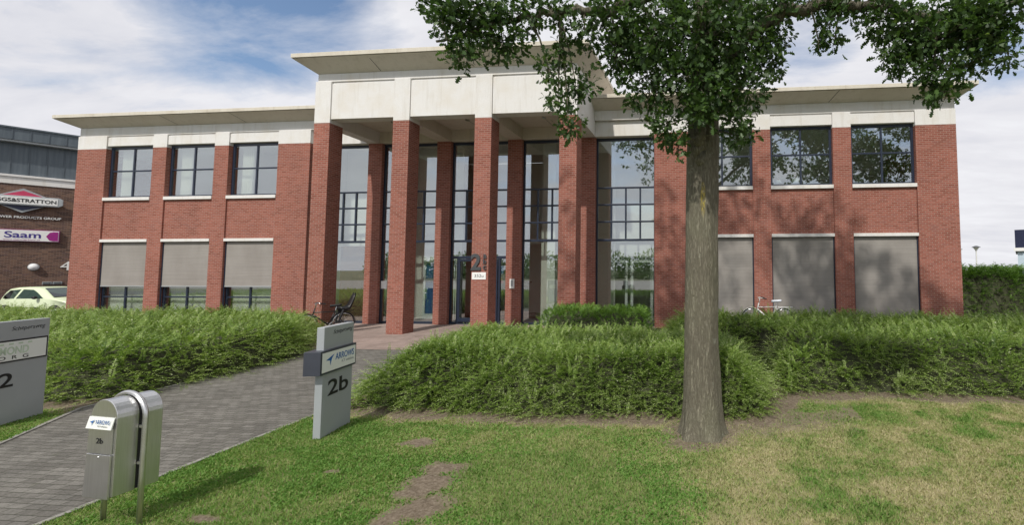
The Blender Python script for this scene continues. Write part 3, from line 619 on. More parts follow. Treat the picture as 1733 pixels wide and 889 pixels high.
wl_(MB().lathe([(.24, 0), (.24, .05), (.23, .06)], 20), 'base', MAT['alu'], lw_); lw_.children[0].rotation_euler = (pi / 2, 0, 0)
wl_(MB().lathe([(.22, .06), (.2, .14), (.13, .2), (0, .22)], 20), 'dome', MAT['lightlens'], lw_, smooth=True); lw_.children[1].rotation_euler = (pi / 2, 0, 0)
hn4 = tag(text('house_number', '4', (-.62, -.02, 2.45), (1, 0, 0), (0, -1, 0), .42, .6, MAT['white'], None, .03), 'white house number 4 on brown brick partly hidden by the red brick corner', 'house number'); hn4.matrix_world = Matrix.Translation(WP0) @ Matrix.Rotation(WR, 4, 'Z')
for i in range(2):
    v = thing('wall_vent', 'one of two small grey vent boxes on brown brick behind the pale car', 'vent', tuple(Matrix.Rotation(WR, 3, 'Z') @ Vector((-1.1 + i * .42, -.05, 1.5)) + Vector(WP0)), WR, 'vent boxes behind the car')
    m = MB().box(-.19, .19, -.08, .05, 0, .18); wl_(m, 'case', MAT['alu'], v, bevel=.01); m = MB()
    for j in range(3): m.box(-.16, .16, -.09, -.081, .03 + j * .05, .05 + j * .05)
    wl_(m, 'slat', MAT['dark'], v)

# ---------------------------------------------------------------- car
def make_car():
    car = thing('parked_car', 'small pale lime green hatchback parked beside the brown brick warehouse', 'car', (-35.75, 20.55, -.01), R(3), None, 1.13)
    top = [(0, .62), (.03, .86), (.1, 1.0), (.24, 1.24), (.42, 1.37), (.8, 1.42), (1.3, 1.425), (1.75, 1.40), (2.05, 1.31), (2.35, 1.13), (2.62, .96), (2.9, .87), (3.15, .79), (3.33, .68), (3.42, .5)]
    rings = []
    for x, z in top:
        e = min(1, .80 + .35 * min(x, 3.42 - x)); hw = .80 * min(1, e); zb = .24 if .08 < x < 3.35 else .34
        zt = z; belt = min(.88, zt - .04); rw = hw if zt < .93 else hw - (zt - .88) * .33
        half = [(hw * .94, zb), (hw, zb + .12), (hw, (zb + belt) / 2), (hw * .985, belt), (rw, max(belt + .005, zt - .035)), (rw * .86, zt - .004), (rw * .4, zt + .008)]
        rings.append([(x, -a, b) for a, b in half] + [(x, a, b) for a, b in half[::-1]])
    MB().loft(rings).build('body', MAT['carpaint'], car, world=False, smooth=True)
    def yside(z): return .80 * .985 - max(0, (z - .87)) * .33 + .008
    for s in (-1, 1):
        for poly in ([(.36, .93), (.36, 1.05), (.52, 1.28), (1.02, 1.33), (.88, .92)], [(.98, .92), (1.13, 1.33), (1.62, 1.31), (1.85, 1.20), (2.28, .93)]):
            m = MB(); vs = [(x, s * yside(z), z) for x, z in poly]; v2 = [(x, s * (yside(z) - .02), z) for x, z in poly]; m.loft([vs, v2]); m.build('side_window', MAT['car_glass'], car, world=False)
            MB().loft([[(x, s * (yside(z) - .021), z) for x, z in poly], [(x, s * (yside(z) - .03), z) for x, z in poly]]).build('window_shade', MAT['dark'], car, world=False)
        MB().box(.75, 2.2, s * .795, s * .815, .50, .54).build('trim_strip', MAT['dark'], car, world=False)
        MB().lathe([(.0, -.07), (.07, -.05), (.085, 0), (.07, .05), (0, .07)], 12, (2.05, s * .9, .97)).build('wing_mirror', MAT['dark'], car, world=False, smooth=True)
        MB().lathe([(0, -.02), (.09, -.01), (.1, .01), (0, .03)], 14, (3.28, s * .55, .66)).build('headlight', MAT['lightlens'], car, world=False, smooth=True)
        for x in (.55, 2.88):
            wm = MB(); n = 24
            prof = [(.2, -.07), (.27, -.085), (.29, -.05), (.29, .05), (.27, .085), (.2, .07)]
            wm.loft([[(x + r * cos(2 * pi * j / n), s * .74 + y, .28 + r * sin(2 * pi * j / n)) for j in range(n)] for r, y in prof])
            w = wm.build('wheel', MAT['dark'], car, world=False, smooth=True)
            wm = MB(); wm.loft([[(x + r * cos(2 * pi * j / n), s * .74 + s * y, .28 + r * sin(2 * pi * j / n)) for j in range(n)] for r, y in [(.2, .05), (.19, .075), (.06, .085), (.02, .09)]]); wm.build('hubcap', MAT['alu'], w, world=False, smooth=True)
            am = MB(); am.loft([[(x + r * cos(pi * j / n), s * y, .30 + r * sin(pi * j / n)) for j in range(n + 1)] for r, y in [(.345, .80), (.345, .808), (.30, .809), (.30, .79)]], False); am.build('wheel_arch', MAT['dark'], car, world=False)
    ws = [(1.93, .50, 1.365), (1.93, -.50, 1.365), (2.6, -.66, .99), (2.6, .66, .99)]
    MB().loft([[(x + .01, y, z + .018) for x, y, z in ws], [(x, y, z + .004) for x, y, z in ws]]).build('windscreen', MAT['car_glass'], car, world=False)
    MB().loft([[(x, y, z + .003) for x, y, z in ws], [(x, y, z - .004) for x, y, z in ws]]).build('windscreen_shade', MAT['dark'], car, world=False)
    return car
make_car()

# ---------------------------------------------------------------- bicycles
def make_bike(name, label, loc, rz, paint, child=False, scale=1.09, lean=0):
    b = thing(name, label, 'bicycle', loc, rz, None, scale); r = .345
    for x in (-.54, .56):                         # x grows towards the front
        n = 40; m = MB(); m.loft([[(x + (r + a) * cos(2 * pi * j / n), y, r + .02 + (r + a) * sin(2 * pi * j / n)) for j in range(n)] for a, y in [(-.02, -.016), (.0, -.02), (.02, -.012), (.02, .012), (0, .02), (-.02, .016)]], False)
        w = m.build('wheel', MAT['dark'], b, world=False, smooth=True); m = MB(); ri = r - .025
        m.loft([[(x + (ri + a) * cos(2 * pi * j / n), y, r + .02 + (ri + a) * sin(2 * pi * j / n)) for j in range(n)] for a, y in [(-.02, -.01), (.01, -.014), (.01, .014), (-.02, .01)]], False); m.build('rim', MAT['chrome'], w, world=False, smooth=True)
        m = MB(); m.tube([(x, -.045, r + .02), (x, .045, r + .02)], .022)
        for j in range(18): a = 2 * pi * j / 18; m.tube([(x, .03 * (-1) ** j, r + .02), (x + ri * cos(a), 0, r + .02 + ri * sin(a))], .0018, 4, False)
        m.build('spoke', MAT['chrome'], w, world=False)
        m = MB(); rf = r + .045; a0, a1 = (.05, 2.6) if x > 0 else (.3, 3.3); pts = [(x + rf * cos(a0 + (a1 - a0) * i / 20), r + .02 + rf * sin(a0 + (a1 - a0) * i / 20)) for i in range(21)]
        m.loft([[(p[0], -.03, p[1] - .012), (p[0], 0, p[1]), (p[0], .03, p[1] - .012), (p[0], 0, p[1] - .006)] for p in pts]); m.build('mudguard', MAT[paint], b, world=False, smooth=True)
    ax, zc = .56, r + .02; f = MB()
    head_t, head_b = (.30, 0, .90), (.36, 0, .68); seat_t, bb = (-.30, 0, .80), (-.10, 0, .30)
    f.tube([head_b, head_t], .021); f.tube([(.335, 0, .76), (-.28, 0, .765)], .017); f.tube([(.355, 0, .69), bb], .026); f.tube([bb, seat_t], .017)
    for y in (-.06, .06): f.tube([bb, (-.54, y, zc)], .010); f.tube([(-.28, 0, .74), (-.54, y, zc)], .009); f.tube([(.375, y * .75, .64), (.43, y * .75, .5), (.56, y, zc)], .012)
    f.tube([(.365, -.045, .655), (.365, .045, .655)], .02); f.build('frame', MAT[paint], b, world=False, smooth=True)
    hb = MB(); hb.tube([head_t, (.27, 0, 1.03), (.30, 0, 1.07)], .016); hb.tube([(.13, -.29, 1.07), (.24, -.26, 1.09), (.32, -.1, 1.08), (.32, .1, 1.08), (.24, .26, 1.09), (.13, .29, 1.07)], .012); h_ = hb.build('handlebar', MAT[paint if paint == 'bikewhite' else 'chrome'], b, world=False, smooth=True)
    g_ = MB(); 
    for s in (-1, 1): g_.tube([(.21, s * .275, 1.085), (.07, s * .30, 1.06)], .02)
    g_.build('grip', MAT['dark'], h_, world=False)
    sd = MB(); sd.loft([[(x, -w, z), (x, -w * .6, z + .05), (x, 0, z + .055), (x, w * .6, z + .05), (x, w, z), (x, 0, z - .03)] for x, w, z in [(-.13, .02, .95), (-.18, .03, .95), (-.28, .07, .955), (-.38, .11, .965), (-.45, .10, .97), (-.47, .06, .965)]]); sa_ = sd.build('saddle', MAT['plasticbag' if paint == 'bikewhite' else 'dark'], b, world=False, smooth=True)
    MB().tube([seat_t, (-.335, 0, .95)], .013).build('seat_post', MAT['chrome'], sa_, world=False)
    ck = MB(); ck.lathe([(.09, -.005), (.09, .005)], 20); ck = MB(); n = 20; ck.loft([[(bb[0] + .09 * cos(2 * pi * j / n), y, bb[2] + .09 * sin(2 * pi * j / n)) for j in range(n)] for y in (-.05, -.045)]); ck.tube([(bb[0], -.06, bb[2]), (bb[0] + .12, -.065, bb[2] - .12)], .01); ck.tube([(bb[0], .06, bb[2]), (bb[0] - .12, .065, bb[2] + .12)], .01)
    ck.box(bb[0] + .07, bb[0] + .17, -.16, -.07, bb[2] - .135, bb[2] - .11); ck.box(bb[0] - .17, bb[0] - .07, .07, .16, bb[2] + .11, bb[2] + .135); ck.build('crank', MAT['chrome'], b, world=False)
    rk = MB()
    for y in (-.07, 0, .07): rk.tube([(-.36, y, .76), (-.84, y, .76)], .006)
    rk.tube([(-.84, -.07, .76), (-.84, .07, .76)], .006)
    for y in (-.075, .075): rk.tube([(-.54, y, zc), (-.50, y, .76)], .006); rk.tube([(-.54, y, zc), (-.76, y, .76)], .006)
    rk.build('luggage_rack', MAT[paint if paint == 'bikewhite' else 'dark'], b, world=False)
    if child:
        c = MB(); st_ = [(-.34, .13, .86, .80), (-.45, .16, .85, .79), (-.58, .165, .85, .79), (-.68, .165, .90, .80), (-.74, .16, 1.05, .95), (-.80, .15, 1.2, 1.12), (-.86, .11, 1.36, 1.33)]
        rings = []
        for x, w, z, z2 in st_: rings.append([(x, -w, z + .07), (x, -w * .8, z + .01), (x, 0, z), (x, w * .8, z + .01), (x, w, z + .07), (x - .03, w, z2 + .04), (x - .03, 0, z2 - .03), (x - .03, -w, z2 + .04)])
        c.loft(rings); cs = c.build('child_seat', MAT['bikeblack'], b, world=False, smooth=True)
        lm = MB(); 
        for s in (-1, 1): lm.tube([(-.5, s * .17, .82), (-.42, s * .19, .6), (-.36, s * .19, .40)], [.04, .035, .03], 8); lm.box(-.42, -.27, s * .14, s * .23, .37, .41)
        lm.tube([(-.3, 0, .72), (-.62, 0, .80)], .014); lm.build('foot_rest', MAT['bikeblack'], cs, world=False)
    return b
make_bike('bicycle', 'black bicycle with dark child seat on the back parked by the left portico column', (-14.55, 16.2, .02), R(-125), 'bikeblack', True)
make_bike('bicycle', 'white bicycle with plastic covered saddle parked against the right wing', (2.47, 18.2, .12), pi, 'bikewhite', False, 1.13)

# ---------------------------------------------------------------- freestanding signs
def slab_sign(loc, ang, label, th, ln, ht, label_lines, number, panel, numpos):
    """local frame: x points to the face seen by the camera, y runs from the near edge to the far edge"""
    t = thing('pillar_sign', label, 'sign', loc, ang)
    MB().box(-th, 0, 0, ln, 0.02, ht).build('slab', MAT['alu'], t, world=False, bevel=.006)
    MB().box(-th + .01, -.01, .01, ln - .01, -.08, .02).build('foot', MAT['edge'], t, world=False)
    return t
U, N = (0, 1, 0), (1, 0, 0)
def wobble(t): return .005 * np.sin(t * 25) + .012 * t
a1 = math.atan2(-5.728 + 5.594, 6.956 - 6.235); s1 = slab_sign((-5.594, 6.23, 0), -a1 * 1.0, 'grey pillar sign with dark box reading ARROWS and number 2b beside the path', .105, .735, 1.635, None, None, None, None)
text('street_name', 'Schepersweg', (.001, .20, 1.49), U, N, .47, .085, MAT['black'], s1, .002, -.008, False, .35, wobble)
sb = MB().box(-.19, .045, -.135, .745, .955, 1.30).build('sign_box', MAT['signbox'], s1, world=False, bevel=.006)
MB().box(.046, .049, -.10, .715, .985, 1.27).build('sign_face', MAT['signwhite'], sb, world=False)
MB().add([(.052, -.02, 1.155), (.052, .17, 1.225), (.052, .115, 1.165), (.052, .08, 1.06), (.052, .075, 1.14)], [(0, 4, 2, 1), (4, 3, 2)]).build('swallow_emblem', MAT['blue'], sb, world=False)
text('sign_lettering', 'ARROWS', (.05, .20, 1.125), U, N, .47, .098, MAT['blue'], sb, .003, 0)
text('sign_small_lettering', 'ICT solutions', (.05, .36, 1.06), U, N, .31, .042, MAT['greytext'], sb, .002)
text('number', '2b', (.001, .13, .60), U, N, .50, .235, MAT['black'], s1, .004, .012)
a2 = math.atan2(-11.34 + 11.16, 6.89 - 6.32); s2 = slab_sign((-11.06, 6.0, 0), math.atan2(.18, .57), 'grey pillar sign with number 2 and white name panel at the left edge', .105, .93, 1.66, None, None, None, None)
text('street_name', 'Schepersweg', (.001, .37, 1.485), U, N, .47, .085, MAT['black'], s2, .002, -.008, False, .25, wobble)
sb2 = MB().box(-.02, .012, -.05, .905, 1.005, 1.36).build('name_panel', MAT['black'], s2, world=False, bevel=.003)
MB().box(.0125, .016, -.03, .88, 1.03, 1.335).build('panel_face', MAT['signwhite'], sb2, world=False)
text('panel_lettering', 'DIAMOND', (.017, .0, 1.13), U, N, .62, .125, MAT['palegreen'], sb2, .003, .012)
text('panel_small_lettering', 'B  O  R  G', (.017, .07, 1.05), U, N, .55, .058, MAT['black'], sb2, .002)
m = MB()
for i in range(5): m.box(.017, .019, .08 + i * .13, .14 + i * .13, 1.285, 1.31)
m.build('panel_squares', MAT['palegreen'], sb2, world=False)
text('number', '2', (.001, .25, .61), U, N, .20, .225, MAT['black'], s2, .004, .012)

# ---------------------------------------------------------------- letterbox
lb = thing('letterbox', 'brushed steel letterbox with domed top on a bent steel tube stand', 'letterbox', (-5.70, 4.05, 0), R(-6))
w2 = .17; zs, zt0 = .36, 1.085
def arch(hw, z0, z1, n=14): return [(-hw, z0)] + [(-hw * cos(pi * i / n), z1 + hw * sin(pi * i / n)) for i in range(n + 1)] + [(hw, z0)]
MB().prism(arch(w2, zs, zt0), -.17, -.012).build('front_body', MAT['steel'], lb, world=False, bevel=.004)
MB().prism(arch(w2 - .008, zs + .01, zt0), -.0118, .0118).build('joint', MAT['dark'], lb, world=False)
MB().prism(arch(w2, zs, zt0), .012, .17).build('rear_body', MAT['steel'], lb, world=False, bevel=.004)
fr = MB().prism([(-w2 - .012, zs - .02), (w2 - .03, zs - .02), (w2 - .03, .745), (-w2 + .004, .745)], -.186, -.171).build('collection_door', MAT['steel'], lb, world=False, bevel=.003)
MB().lathe([(.008, 0), (.008, .006), (0, .008)], 10, (0, 0, 0)).build('lock', MAT['chrome'], fr, world=False).location = (-.01, -.186, .72)
fr.children[0].rotation_euler = (pi / 2, 0, 0)
MB().prism([(-w2 + .004, .752), (w2 - .03, .752), (w2 - .03, .985), (-w2 + .004, .985)], -.182, -.171).build('front_plate', MAT['steel'], lb, world=False, bevel=.002)
fl = MB().add([(-w2 - .004, -.20, .985), (w2 - .02, -.20, .985), (w2 - .02, -.176, 1.09), (-w2 - .004, -.176, 1.09), (-w2 - .004, -.19, .983), (w2 - .02, -.19, .983), (w2 - .02, -.171, 1.09), (-w2 - .004, -.171, 1.09)],
              [(0, 1, 2, 3), (4, 7, 6, 5), (0, 4, 5, 1), (1, 5, 6, 2), (2, 6, 7, 3), (3, 7, 4, 0)]).build('flap', MAT['signwhite'], lb, world=False)
text('flap_lettering', 'ARROWS', (-.055, -.196, 1.03), (1, 0, 0), (0, -1, 0), .18, .04, MAT['blue'], fl, .001, 0)
text('flap_small_lettering', 'ICT solutions', (-.02, -.199, 1.007), (1, 0, 0), (0, -1, 0), .12, .013, MAT['greytext'], fl, .002)
MB().add([(-.135, -.196, 1.045), (-.07, -.190, 1.068), (-.092, -.194, 1.048), (-.102, -.199, 1.01), (-.105, -.196, 1.04)], [(0, 4, 2, 1), (4, 3, 2)]).build('swallow_emblem', MAT['blue'], fl, world=False)
text('number', '2b', (-.055, -.183, .845), (1, 0, 0), (0, -1, 0), .085, .052, MAT['black'], lb, .002, .01)
n = 20; aw = .235; pts = [(aw, 0, -.05), (aw, 0, .5), (aw, 0, 1.045)] + [(aw * cos(pi * i / n), 0, 1.045 + aw * sin(pi * i / n)) for i in range(1, n)] + [(-aw, 0, 1.045), (-aw, 0, .5), (-aw, 0, -.05)]
MB().tube(pts, .021, 14).build('tube_stand', MAT['steel'], lb, world=False, smooth=True)
m = MB()
for z in (.6, .95):
    for s in (-1, 1): m.box(s * (w2 - .005), s * (aw - .015), -.01, .01, z, z + .025)
m.build('bracket', MAT['steel'], lb, world=False)

# ---------------------------------------------------------------- low shrubs beside the path
def shoots(P, T, L, LW, npair, bend, seedv, up=None):
    """feathery shoots: P roots, T directions, L lengths -> leaf quads and stem strips"""
    n = len(P); T = T / np.linalg.norm(T, axis=1, keepdims=True); up = np.array([0, 0, 1.]); B = np.cross(T, up); B /= (np.linalg.norm(B, axis=1, keepdims=True) + 1e-9); Nn = np.cross(B, T)
    s = np.linspace(.12, 1, npair); C = P[:, None] + L[:, None, None] * (s[None, :, None] * T[:, None] + (bend[:, None] * s[None] ** 2)[..., None] * np.array([0, 0, -1.]))
    tang = T[:, None] + (2 * bend[:, None] * s[None])[..., None] * np.array([0, 0, -1.]); tang /= np.linalg.norm(tang, axis=2, keepdims=True)
    V = []; vv = []
    for sd in (-1, 1):
        jit = rng.normal(0, .28, (n, npair)); lw = LW[:, None] * (1.05 - .5 * s[None] ** 2) * rng.uniform(.7, 1.25, (n, npair))
        d = B[:, None] * sd * .78 + tang * .65 + Nn[:, None] * jit[..., None]; d /= np.linalg.norm(d, axis=2, keepdims=True)
        wv = np.cross(d, Nn[:, None] + rng.normal(0, .22, (n, npair, 3))); wv /= (np.linalg.norm(wv, axis=2, keepdims=True) + 1e-9)
        tip = C + d * lw[..., None]; mid = C + d * lw[..., None] * .5
        q = np.stack([C, mid + wv * lw[..., None] * .24, tip, mid - wv * lw[..., None] * .24], 2); V.append(q.reshape(-1, 3))
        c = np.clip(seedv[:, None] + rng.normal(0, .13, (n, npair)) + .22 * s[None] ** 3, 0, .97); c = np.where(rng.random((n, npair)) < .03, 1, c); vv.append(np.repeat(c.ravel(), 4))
    V = np.concatenate(V); vv = np.concatenate(vv); return V, vv
def shrub(name, label, cat, hfun, x0, x1, y0, y1, dens, mat, Lr, LWr, npair, lean, group=None, core=.86, seed=0, frond=None):
    root = thing(name, label, cat, ((x0 + x1) / 2, (y0 + y1) / 2, 0), 0, group); c0 = np.array([(x0 + x1) / 2, (y0 + y1) / 2, 0])
    nn = int((x1 - x0) * (y1 - y0) * dens * 3); x = rng.uniform(x0, x1, nn); y = rng.uniform(y0, y1, nn); e = .05
    h = hfun(x, y); gx = (hfun(x + e, y) - hfun(x - e, y)) / (2 * e); gy = (hfun(x, y + e) - hfun(x, y - e)) / (2 * e)
    w = np.sqrt(1 + gx ** 2 + gy ** 2); keep = (h > .03) & (rng.random(nn) < np.minimum(1, w / 3)); x, y, h, gx, gy = (a[keep] for a in (x, y, h, gx, gy)); n = len(x)
    N_ = np.stack([-gx, -gy, np.ones(n)], 1); N_ /= np.linalg.norm(N_, axis=1, keepdims=True)
    th = rng.uniform(0, 2 * pi, n); T = N_ * .55 + np.stack([np.cos(th), np.sin(th), np.zeros(n)], 1) * .75 + np.array(lean)[None] + np.stack([np.zeros(n)] * 2 + [rng.uniform(-.05, .35, n)], 1)
    big = fbm(x, y, 1.1, seed); L = rng.uniform(*Lr, n) * (.75 + .5 * big); LW = rng.uniform(*LWr, n)
    P = np.stack([x, y, h * rng.uniform(.82, 1.0, n)], 1) - N_ * (L * .45)[:, None]; P[:, 2] = np.maximum(P[:, 2], .02)
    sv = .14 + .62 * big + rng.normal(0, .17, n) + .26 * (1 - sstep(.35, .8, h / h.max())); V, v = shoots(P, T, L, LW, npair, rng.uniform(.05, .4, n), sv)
    if frond:
        side = (w[keep] > 1.35); pick = np.where(side, rng.random(n) < frond[0], rng.random(n) < frond[1]) ; P2 = np.stack([x, y, h * .9], 1)[pick]; sd = side[pick]; k = len(P2)
        th = rng.uniform(0, 2 * pi, k); out = np.stack([-gx, -gy, 0 * gx], 1)[pick]; out /= np.linalg.norm(out, axis=1, keepdims=True) + 1e-6
        rnd = np.stack([np.cos(th), np.sin(th), 0 * th], 1); ln = np.array(lean)[None]
        T2 = np.where(sd[:, None], out * .8 + ln * 2.2 + rnd * .35 + np.array([0, 0, .38]), rnd * .7 + ln * 1.6 + np.array([0, 0, .75])); L2 = rng.uniform(.45, 1.0, k) * frond[2]; T2 /= np.linalg.norm(T2, axis=1, keepdims=True)
        V2, v2 = shoots(P2 - T2 * .15, T2, L2, rng.uniform(.03, .048, k), 17, rng.uniform(.25, .7, k) * np.where(sd, 1.2, .8), rng.uniform(.45, .85, k)); V = np.concatenate([V, V2]); v = np.concatenate([v, v2])
    V[:, 2] = np.maximum(V[:, 2], .015); V -= c0
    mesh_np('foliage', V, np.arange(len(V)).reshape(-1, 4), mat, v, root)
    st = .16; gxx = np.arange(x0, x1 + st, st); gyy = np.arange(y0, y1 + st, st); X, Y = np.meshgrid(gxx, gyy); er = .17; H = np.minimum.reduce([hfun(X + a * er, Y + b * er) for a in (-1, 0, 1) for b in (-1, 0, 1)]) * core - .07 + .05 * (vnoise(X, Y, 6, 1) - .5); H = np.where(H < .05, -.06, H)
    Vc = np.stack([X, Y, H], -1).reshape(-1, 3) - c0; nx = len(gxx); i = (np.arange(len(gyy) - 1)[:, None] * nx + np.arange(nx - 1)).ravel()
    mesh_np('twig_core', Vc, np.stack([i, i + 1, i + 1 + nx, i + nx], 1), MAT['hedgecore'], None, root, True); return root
def mound(xl, xr, yf, yb, H, ew, seed, rough=.12):
    def f(x, y):
        fl = yf(x) if callable(yf) else yf; l = xl(y) if callable(xl) else xl; r = xr(y) if callable(xr) else xr; b = yb(x) if callable(yb) else yb
        n = fbm(x, y, .9, seed); n2 = fbm(x, y, 3.0, seed + 9)
        dx = np.minimum(x - l, r - x); dy = np.minimum(y - fl, b - y); k = .5
        d = np.minimum(dx, dy) + (n - .5) * .5 + (n2 - .5) * .22; t = np.clip(d / ew, 0, 1)
        return H * (1 - (1 - t) ** 2) * (1 + (n - .5) * rough * 2 + (n2 - .5) * rough)
    return f
hL = mound(-33, lambda y: np.interp(y, [7, 11, 12.2, 16.6], [-11.1, -11.0, -11.5, -14.7]), lambda x: np.interp(x, [-34, -12, -10.5], [7.2, 7.35, 8.2]), 16.6, 1.02, 1.05, 31)
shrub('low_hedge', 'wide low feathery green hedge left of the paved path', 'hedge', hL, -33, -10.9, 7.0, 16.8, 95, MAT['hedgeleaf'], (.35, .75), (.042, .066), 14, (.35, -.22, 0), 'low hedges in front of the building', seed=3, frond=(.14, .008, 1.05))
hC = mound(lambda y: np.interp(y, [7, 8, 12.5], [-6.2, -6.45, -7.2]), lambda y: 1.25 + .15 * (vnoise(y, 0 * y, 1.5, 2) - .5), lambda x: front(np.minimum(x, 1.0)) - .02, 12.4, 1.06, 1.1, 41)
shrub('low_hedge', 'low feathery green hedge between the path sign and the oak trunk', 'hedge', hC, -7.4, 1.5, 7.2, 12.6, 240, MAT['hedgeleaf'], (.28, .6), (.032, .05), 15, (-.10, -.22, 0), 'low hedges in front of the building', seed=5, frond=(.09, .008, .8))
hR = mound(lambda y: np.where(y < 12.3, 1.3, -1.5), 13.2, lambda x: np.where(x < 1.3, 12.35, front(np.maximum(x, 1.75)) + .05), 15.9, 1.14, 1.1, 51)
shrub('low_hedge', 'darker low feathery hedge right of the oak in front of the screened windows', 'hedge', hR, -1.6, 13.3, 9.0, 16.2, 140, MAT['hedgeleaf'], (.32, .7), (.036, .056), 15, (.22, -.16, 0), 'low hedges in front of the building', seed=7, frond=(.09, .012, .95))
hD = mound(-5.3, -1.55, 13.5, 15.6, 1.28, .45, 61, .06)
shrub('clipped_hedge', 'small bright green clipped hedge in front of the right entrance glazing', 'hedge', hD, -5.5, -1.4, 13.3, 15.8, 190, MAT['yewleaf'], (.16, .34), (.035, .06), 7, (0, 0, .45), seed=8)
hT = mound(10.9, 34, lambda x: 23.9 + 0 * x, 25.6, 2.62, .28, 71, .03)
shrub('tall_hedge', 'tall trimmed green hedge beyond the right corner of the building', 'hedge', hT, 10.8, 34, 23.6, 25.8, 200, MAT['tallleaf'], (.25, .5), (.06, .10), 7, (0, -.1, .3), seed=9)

# ---------------------------------------------------------------- grass
def blades(xr, yr, n, name, xf, label):
    x = rng.uniform(*xr, n); y = rng.uniform(*yr, n); d, dr = lawn_maps(x, y); px, py = pix(np.stack([x, y, 0 * x], 1))
    ok = xf(x, y) & (rng.random(n) > d * 1.03) & (px > -120) & (px < 1860) & (py < 1010); x, y, dr, d = x[ok], y[ok], dr[ok], d[ok]; n = len(x)
    z = lawn_z(x, y); th = rng.uniform(0, 2 * pi, n); L = rng.uniform(.016, .045, n) * (1.15 - .35 * dr) * (.7 + .6 * fbm(x, y, 1.8, 77)); w = rng.uniform(.0014, .003, n) * (1 + .08 * y)
    clover = (fbm(x, y, 1.2, 91) > .52) & (x < 0) & (rng.random(n) < .45); w = np.where(clover, .011, w); L = np.where(clover, L * .75, L)
    a = rng.uniform(0, 2 * pi, n); le = rng.uniform(.25, 1.0, n); dx, dy = np.cos(a) * le, np.sin(a) * le; bx, by = np.cos(th) * w, np.sin(th) * w
    P = np.stack([x, y, z], 1); b = np.stack([bx, by, 0 * bx], 1); m1 = P + np.stack([dx * L * .35, dy * L * .35, L * .6], 1); t1 = P + np.stack([dx * L, dy * L, L * .85], 1)
    V = np.stack([P - b, P + b, m1 + b * .9, t1, m1 - b * .9], 1).reshape(-1, 3); v = np.clip(.15 + .75 * dr + rng.normal(0, .14, n) + .25 * (fbm(x, y, 3.5, 55) - .5), 0, 1); v = np.where(clover, np.clip(v - .22, .0, 1), v)
    o = mesh_np(name, V, np.arange(len(V)).reshape(-1, 5), MAT['grassleaf'], np.repeat(v, 5)); return tag(o, label, 'grass', kind='stuff')
blades((-6.7, 9.5), (3.0, 9.6), 560000, 'grass', lambda x, y: x > edge_right(y) + .03, 'short mown patchy green and straw coloured grass')
blades((-14, -9), (4.6, 8.5), 70000, 'grass', lambda x, y: x < edge_left(y) - .03, 'short mown grass strip left of the path')

# ---------------------------------------------------------------- oak
oak = thing('oak_tree', 'mature oak with thick straight trunk and dark green leafy crown standing on the lawn', 'tree', (-.05, 6.95, 0)); O0 = np.array([-.05, 6.95, 0])
def trunk():
    zs = np.concatenate([np.linspace(-.05, .6, 14), np.linspace(.66, 4.6, 60), np.linspace(4.75, 14, 24)]); n = 56; V = []
    rad = np.interp(zs, [-.05, .05, .2, .5, 1.2, 3.0, 4.2, 4.7, 6, 9, 14], [.39, .35, .315, .288, .262, .246, .25, .238, .2, .14, .05])
    cx = np.interp(zs, [0, 1.5, 3, 4.5, 7, 14], [0, -.015, .0, .035, .12, .3]); cy = np.interp(zs, [0, 4, 8, 14], [0, .03, .0, -.1])
    for z, r, a, b in zip(zs, rad, cx, cy):
        th = np.arange(n) * 2 * pi / n; rr = r * (1 + .035 * np.sin(5 * th + .3 * z) * (1 + 2.2 * math.exp(-z * 4)) + .03 * np.sin(3 * th + 1 + z * .5))
        rr = rr + .009 * (vnoise(th * 9, th * 0 + z * 2.2, 1, 4) - .5) * 2
        V.append(np.stack([a + rr * np.cos(th), b + rr * np.sin(th), np.full(n, z)], 1))
    V = np.concatenate(V); k = len(zs); i = np.arange(k - 1)[:, None] * n; j = np.arange(n); F_ = np.stack([i + j, i + (j + 1) % n, i + n + (j + 1) % n, i + n + j], -1).reshape(-1, 4)
    return mesh_np('trunk', V, F_, MAT['bark'], None, oak, True)
trunk()
LEAF = np.array([(0, 0), (.10, .16), (.26, .09), (.36, .30), (.48, .13), (.64, .38), (.74, .16), (.88, .25), (1, .06), (1, -.06), (.88, -.25), (.74, -.16), (.64, -.38), (.48, -.13), (.36, -.30), (.26, -.09), (.10, -.16)])
def leafmesh(P, D, L, v, poly=LEAF):
    n = len(P); D = D / np.linalg.norm(D, axis=1, keepdims=True); R_ = rng.normal(0, 1, (n, 3)) + np.array([0, 0, .9]); B = np.cross(D, R_); B /= np.linalg.norm(B, axis=1, keepdims=True); Nn = np.cross(B, D)
    k = len(poly); a = poly[:, 0][None, :, None]; b = poly[:, 1][None, :, None]; cup = (np.abs(poly[:, 1]) * .35 - poly[:, 0] ** 2 * .22)[None, :, None]
    V = P[:, None] + L[:, None, None] * (a * D[:, None] + b * B[:, None] + cup * Nn[:, None]); return V.reshape(-1, 3), np.repeat(v, k)
leafP, leafD, leafL, leafv = [], [], [], []; twigs = MB(); limb_pts = []
def rosette(c, out, k, L, v0):
    d = rng.normal(0, 1, (k, 3)) * .8 + out[None] + np.array([0, 0, -.12]); p = c[None] + rng.normal(0, .035, (k, 3)) + d * .02
    leafP.append(p); leafD.append(d); leafL.append(rng.uniform(.55, 1.4, k) * L); leafv.append(np.clip(v0 + rng.normal(0, .17, k), 0, 1))
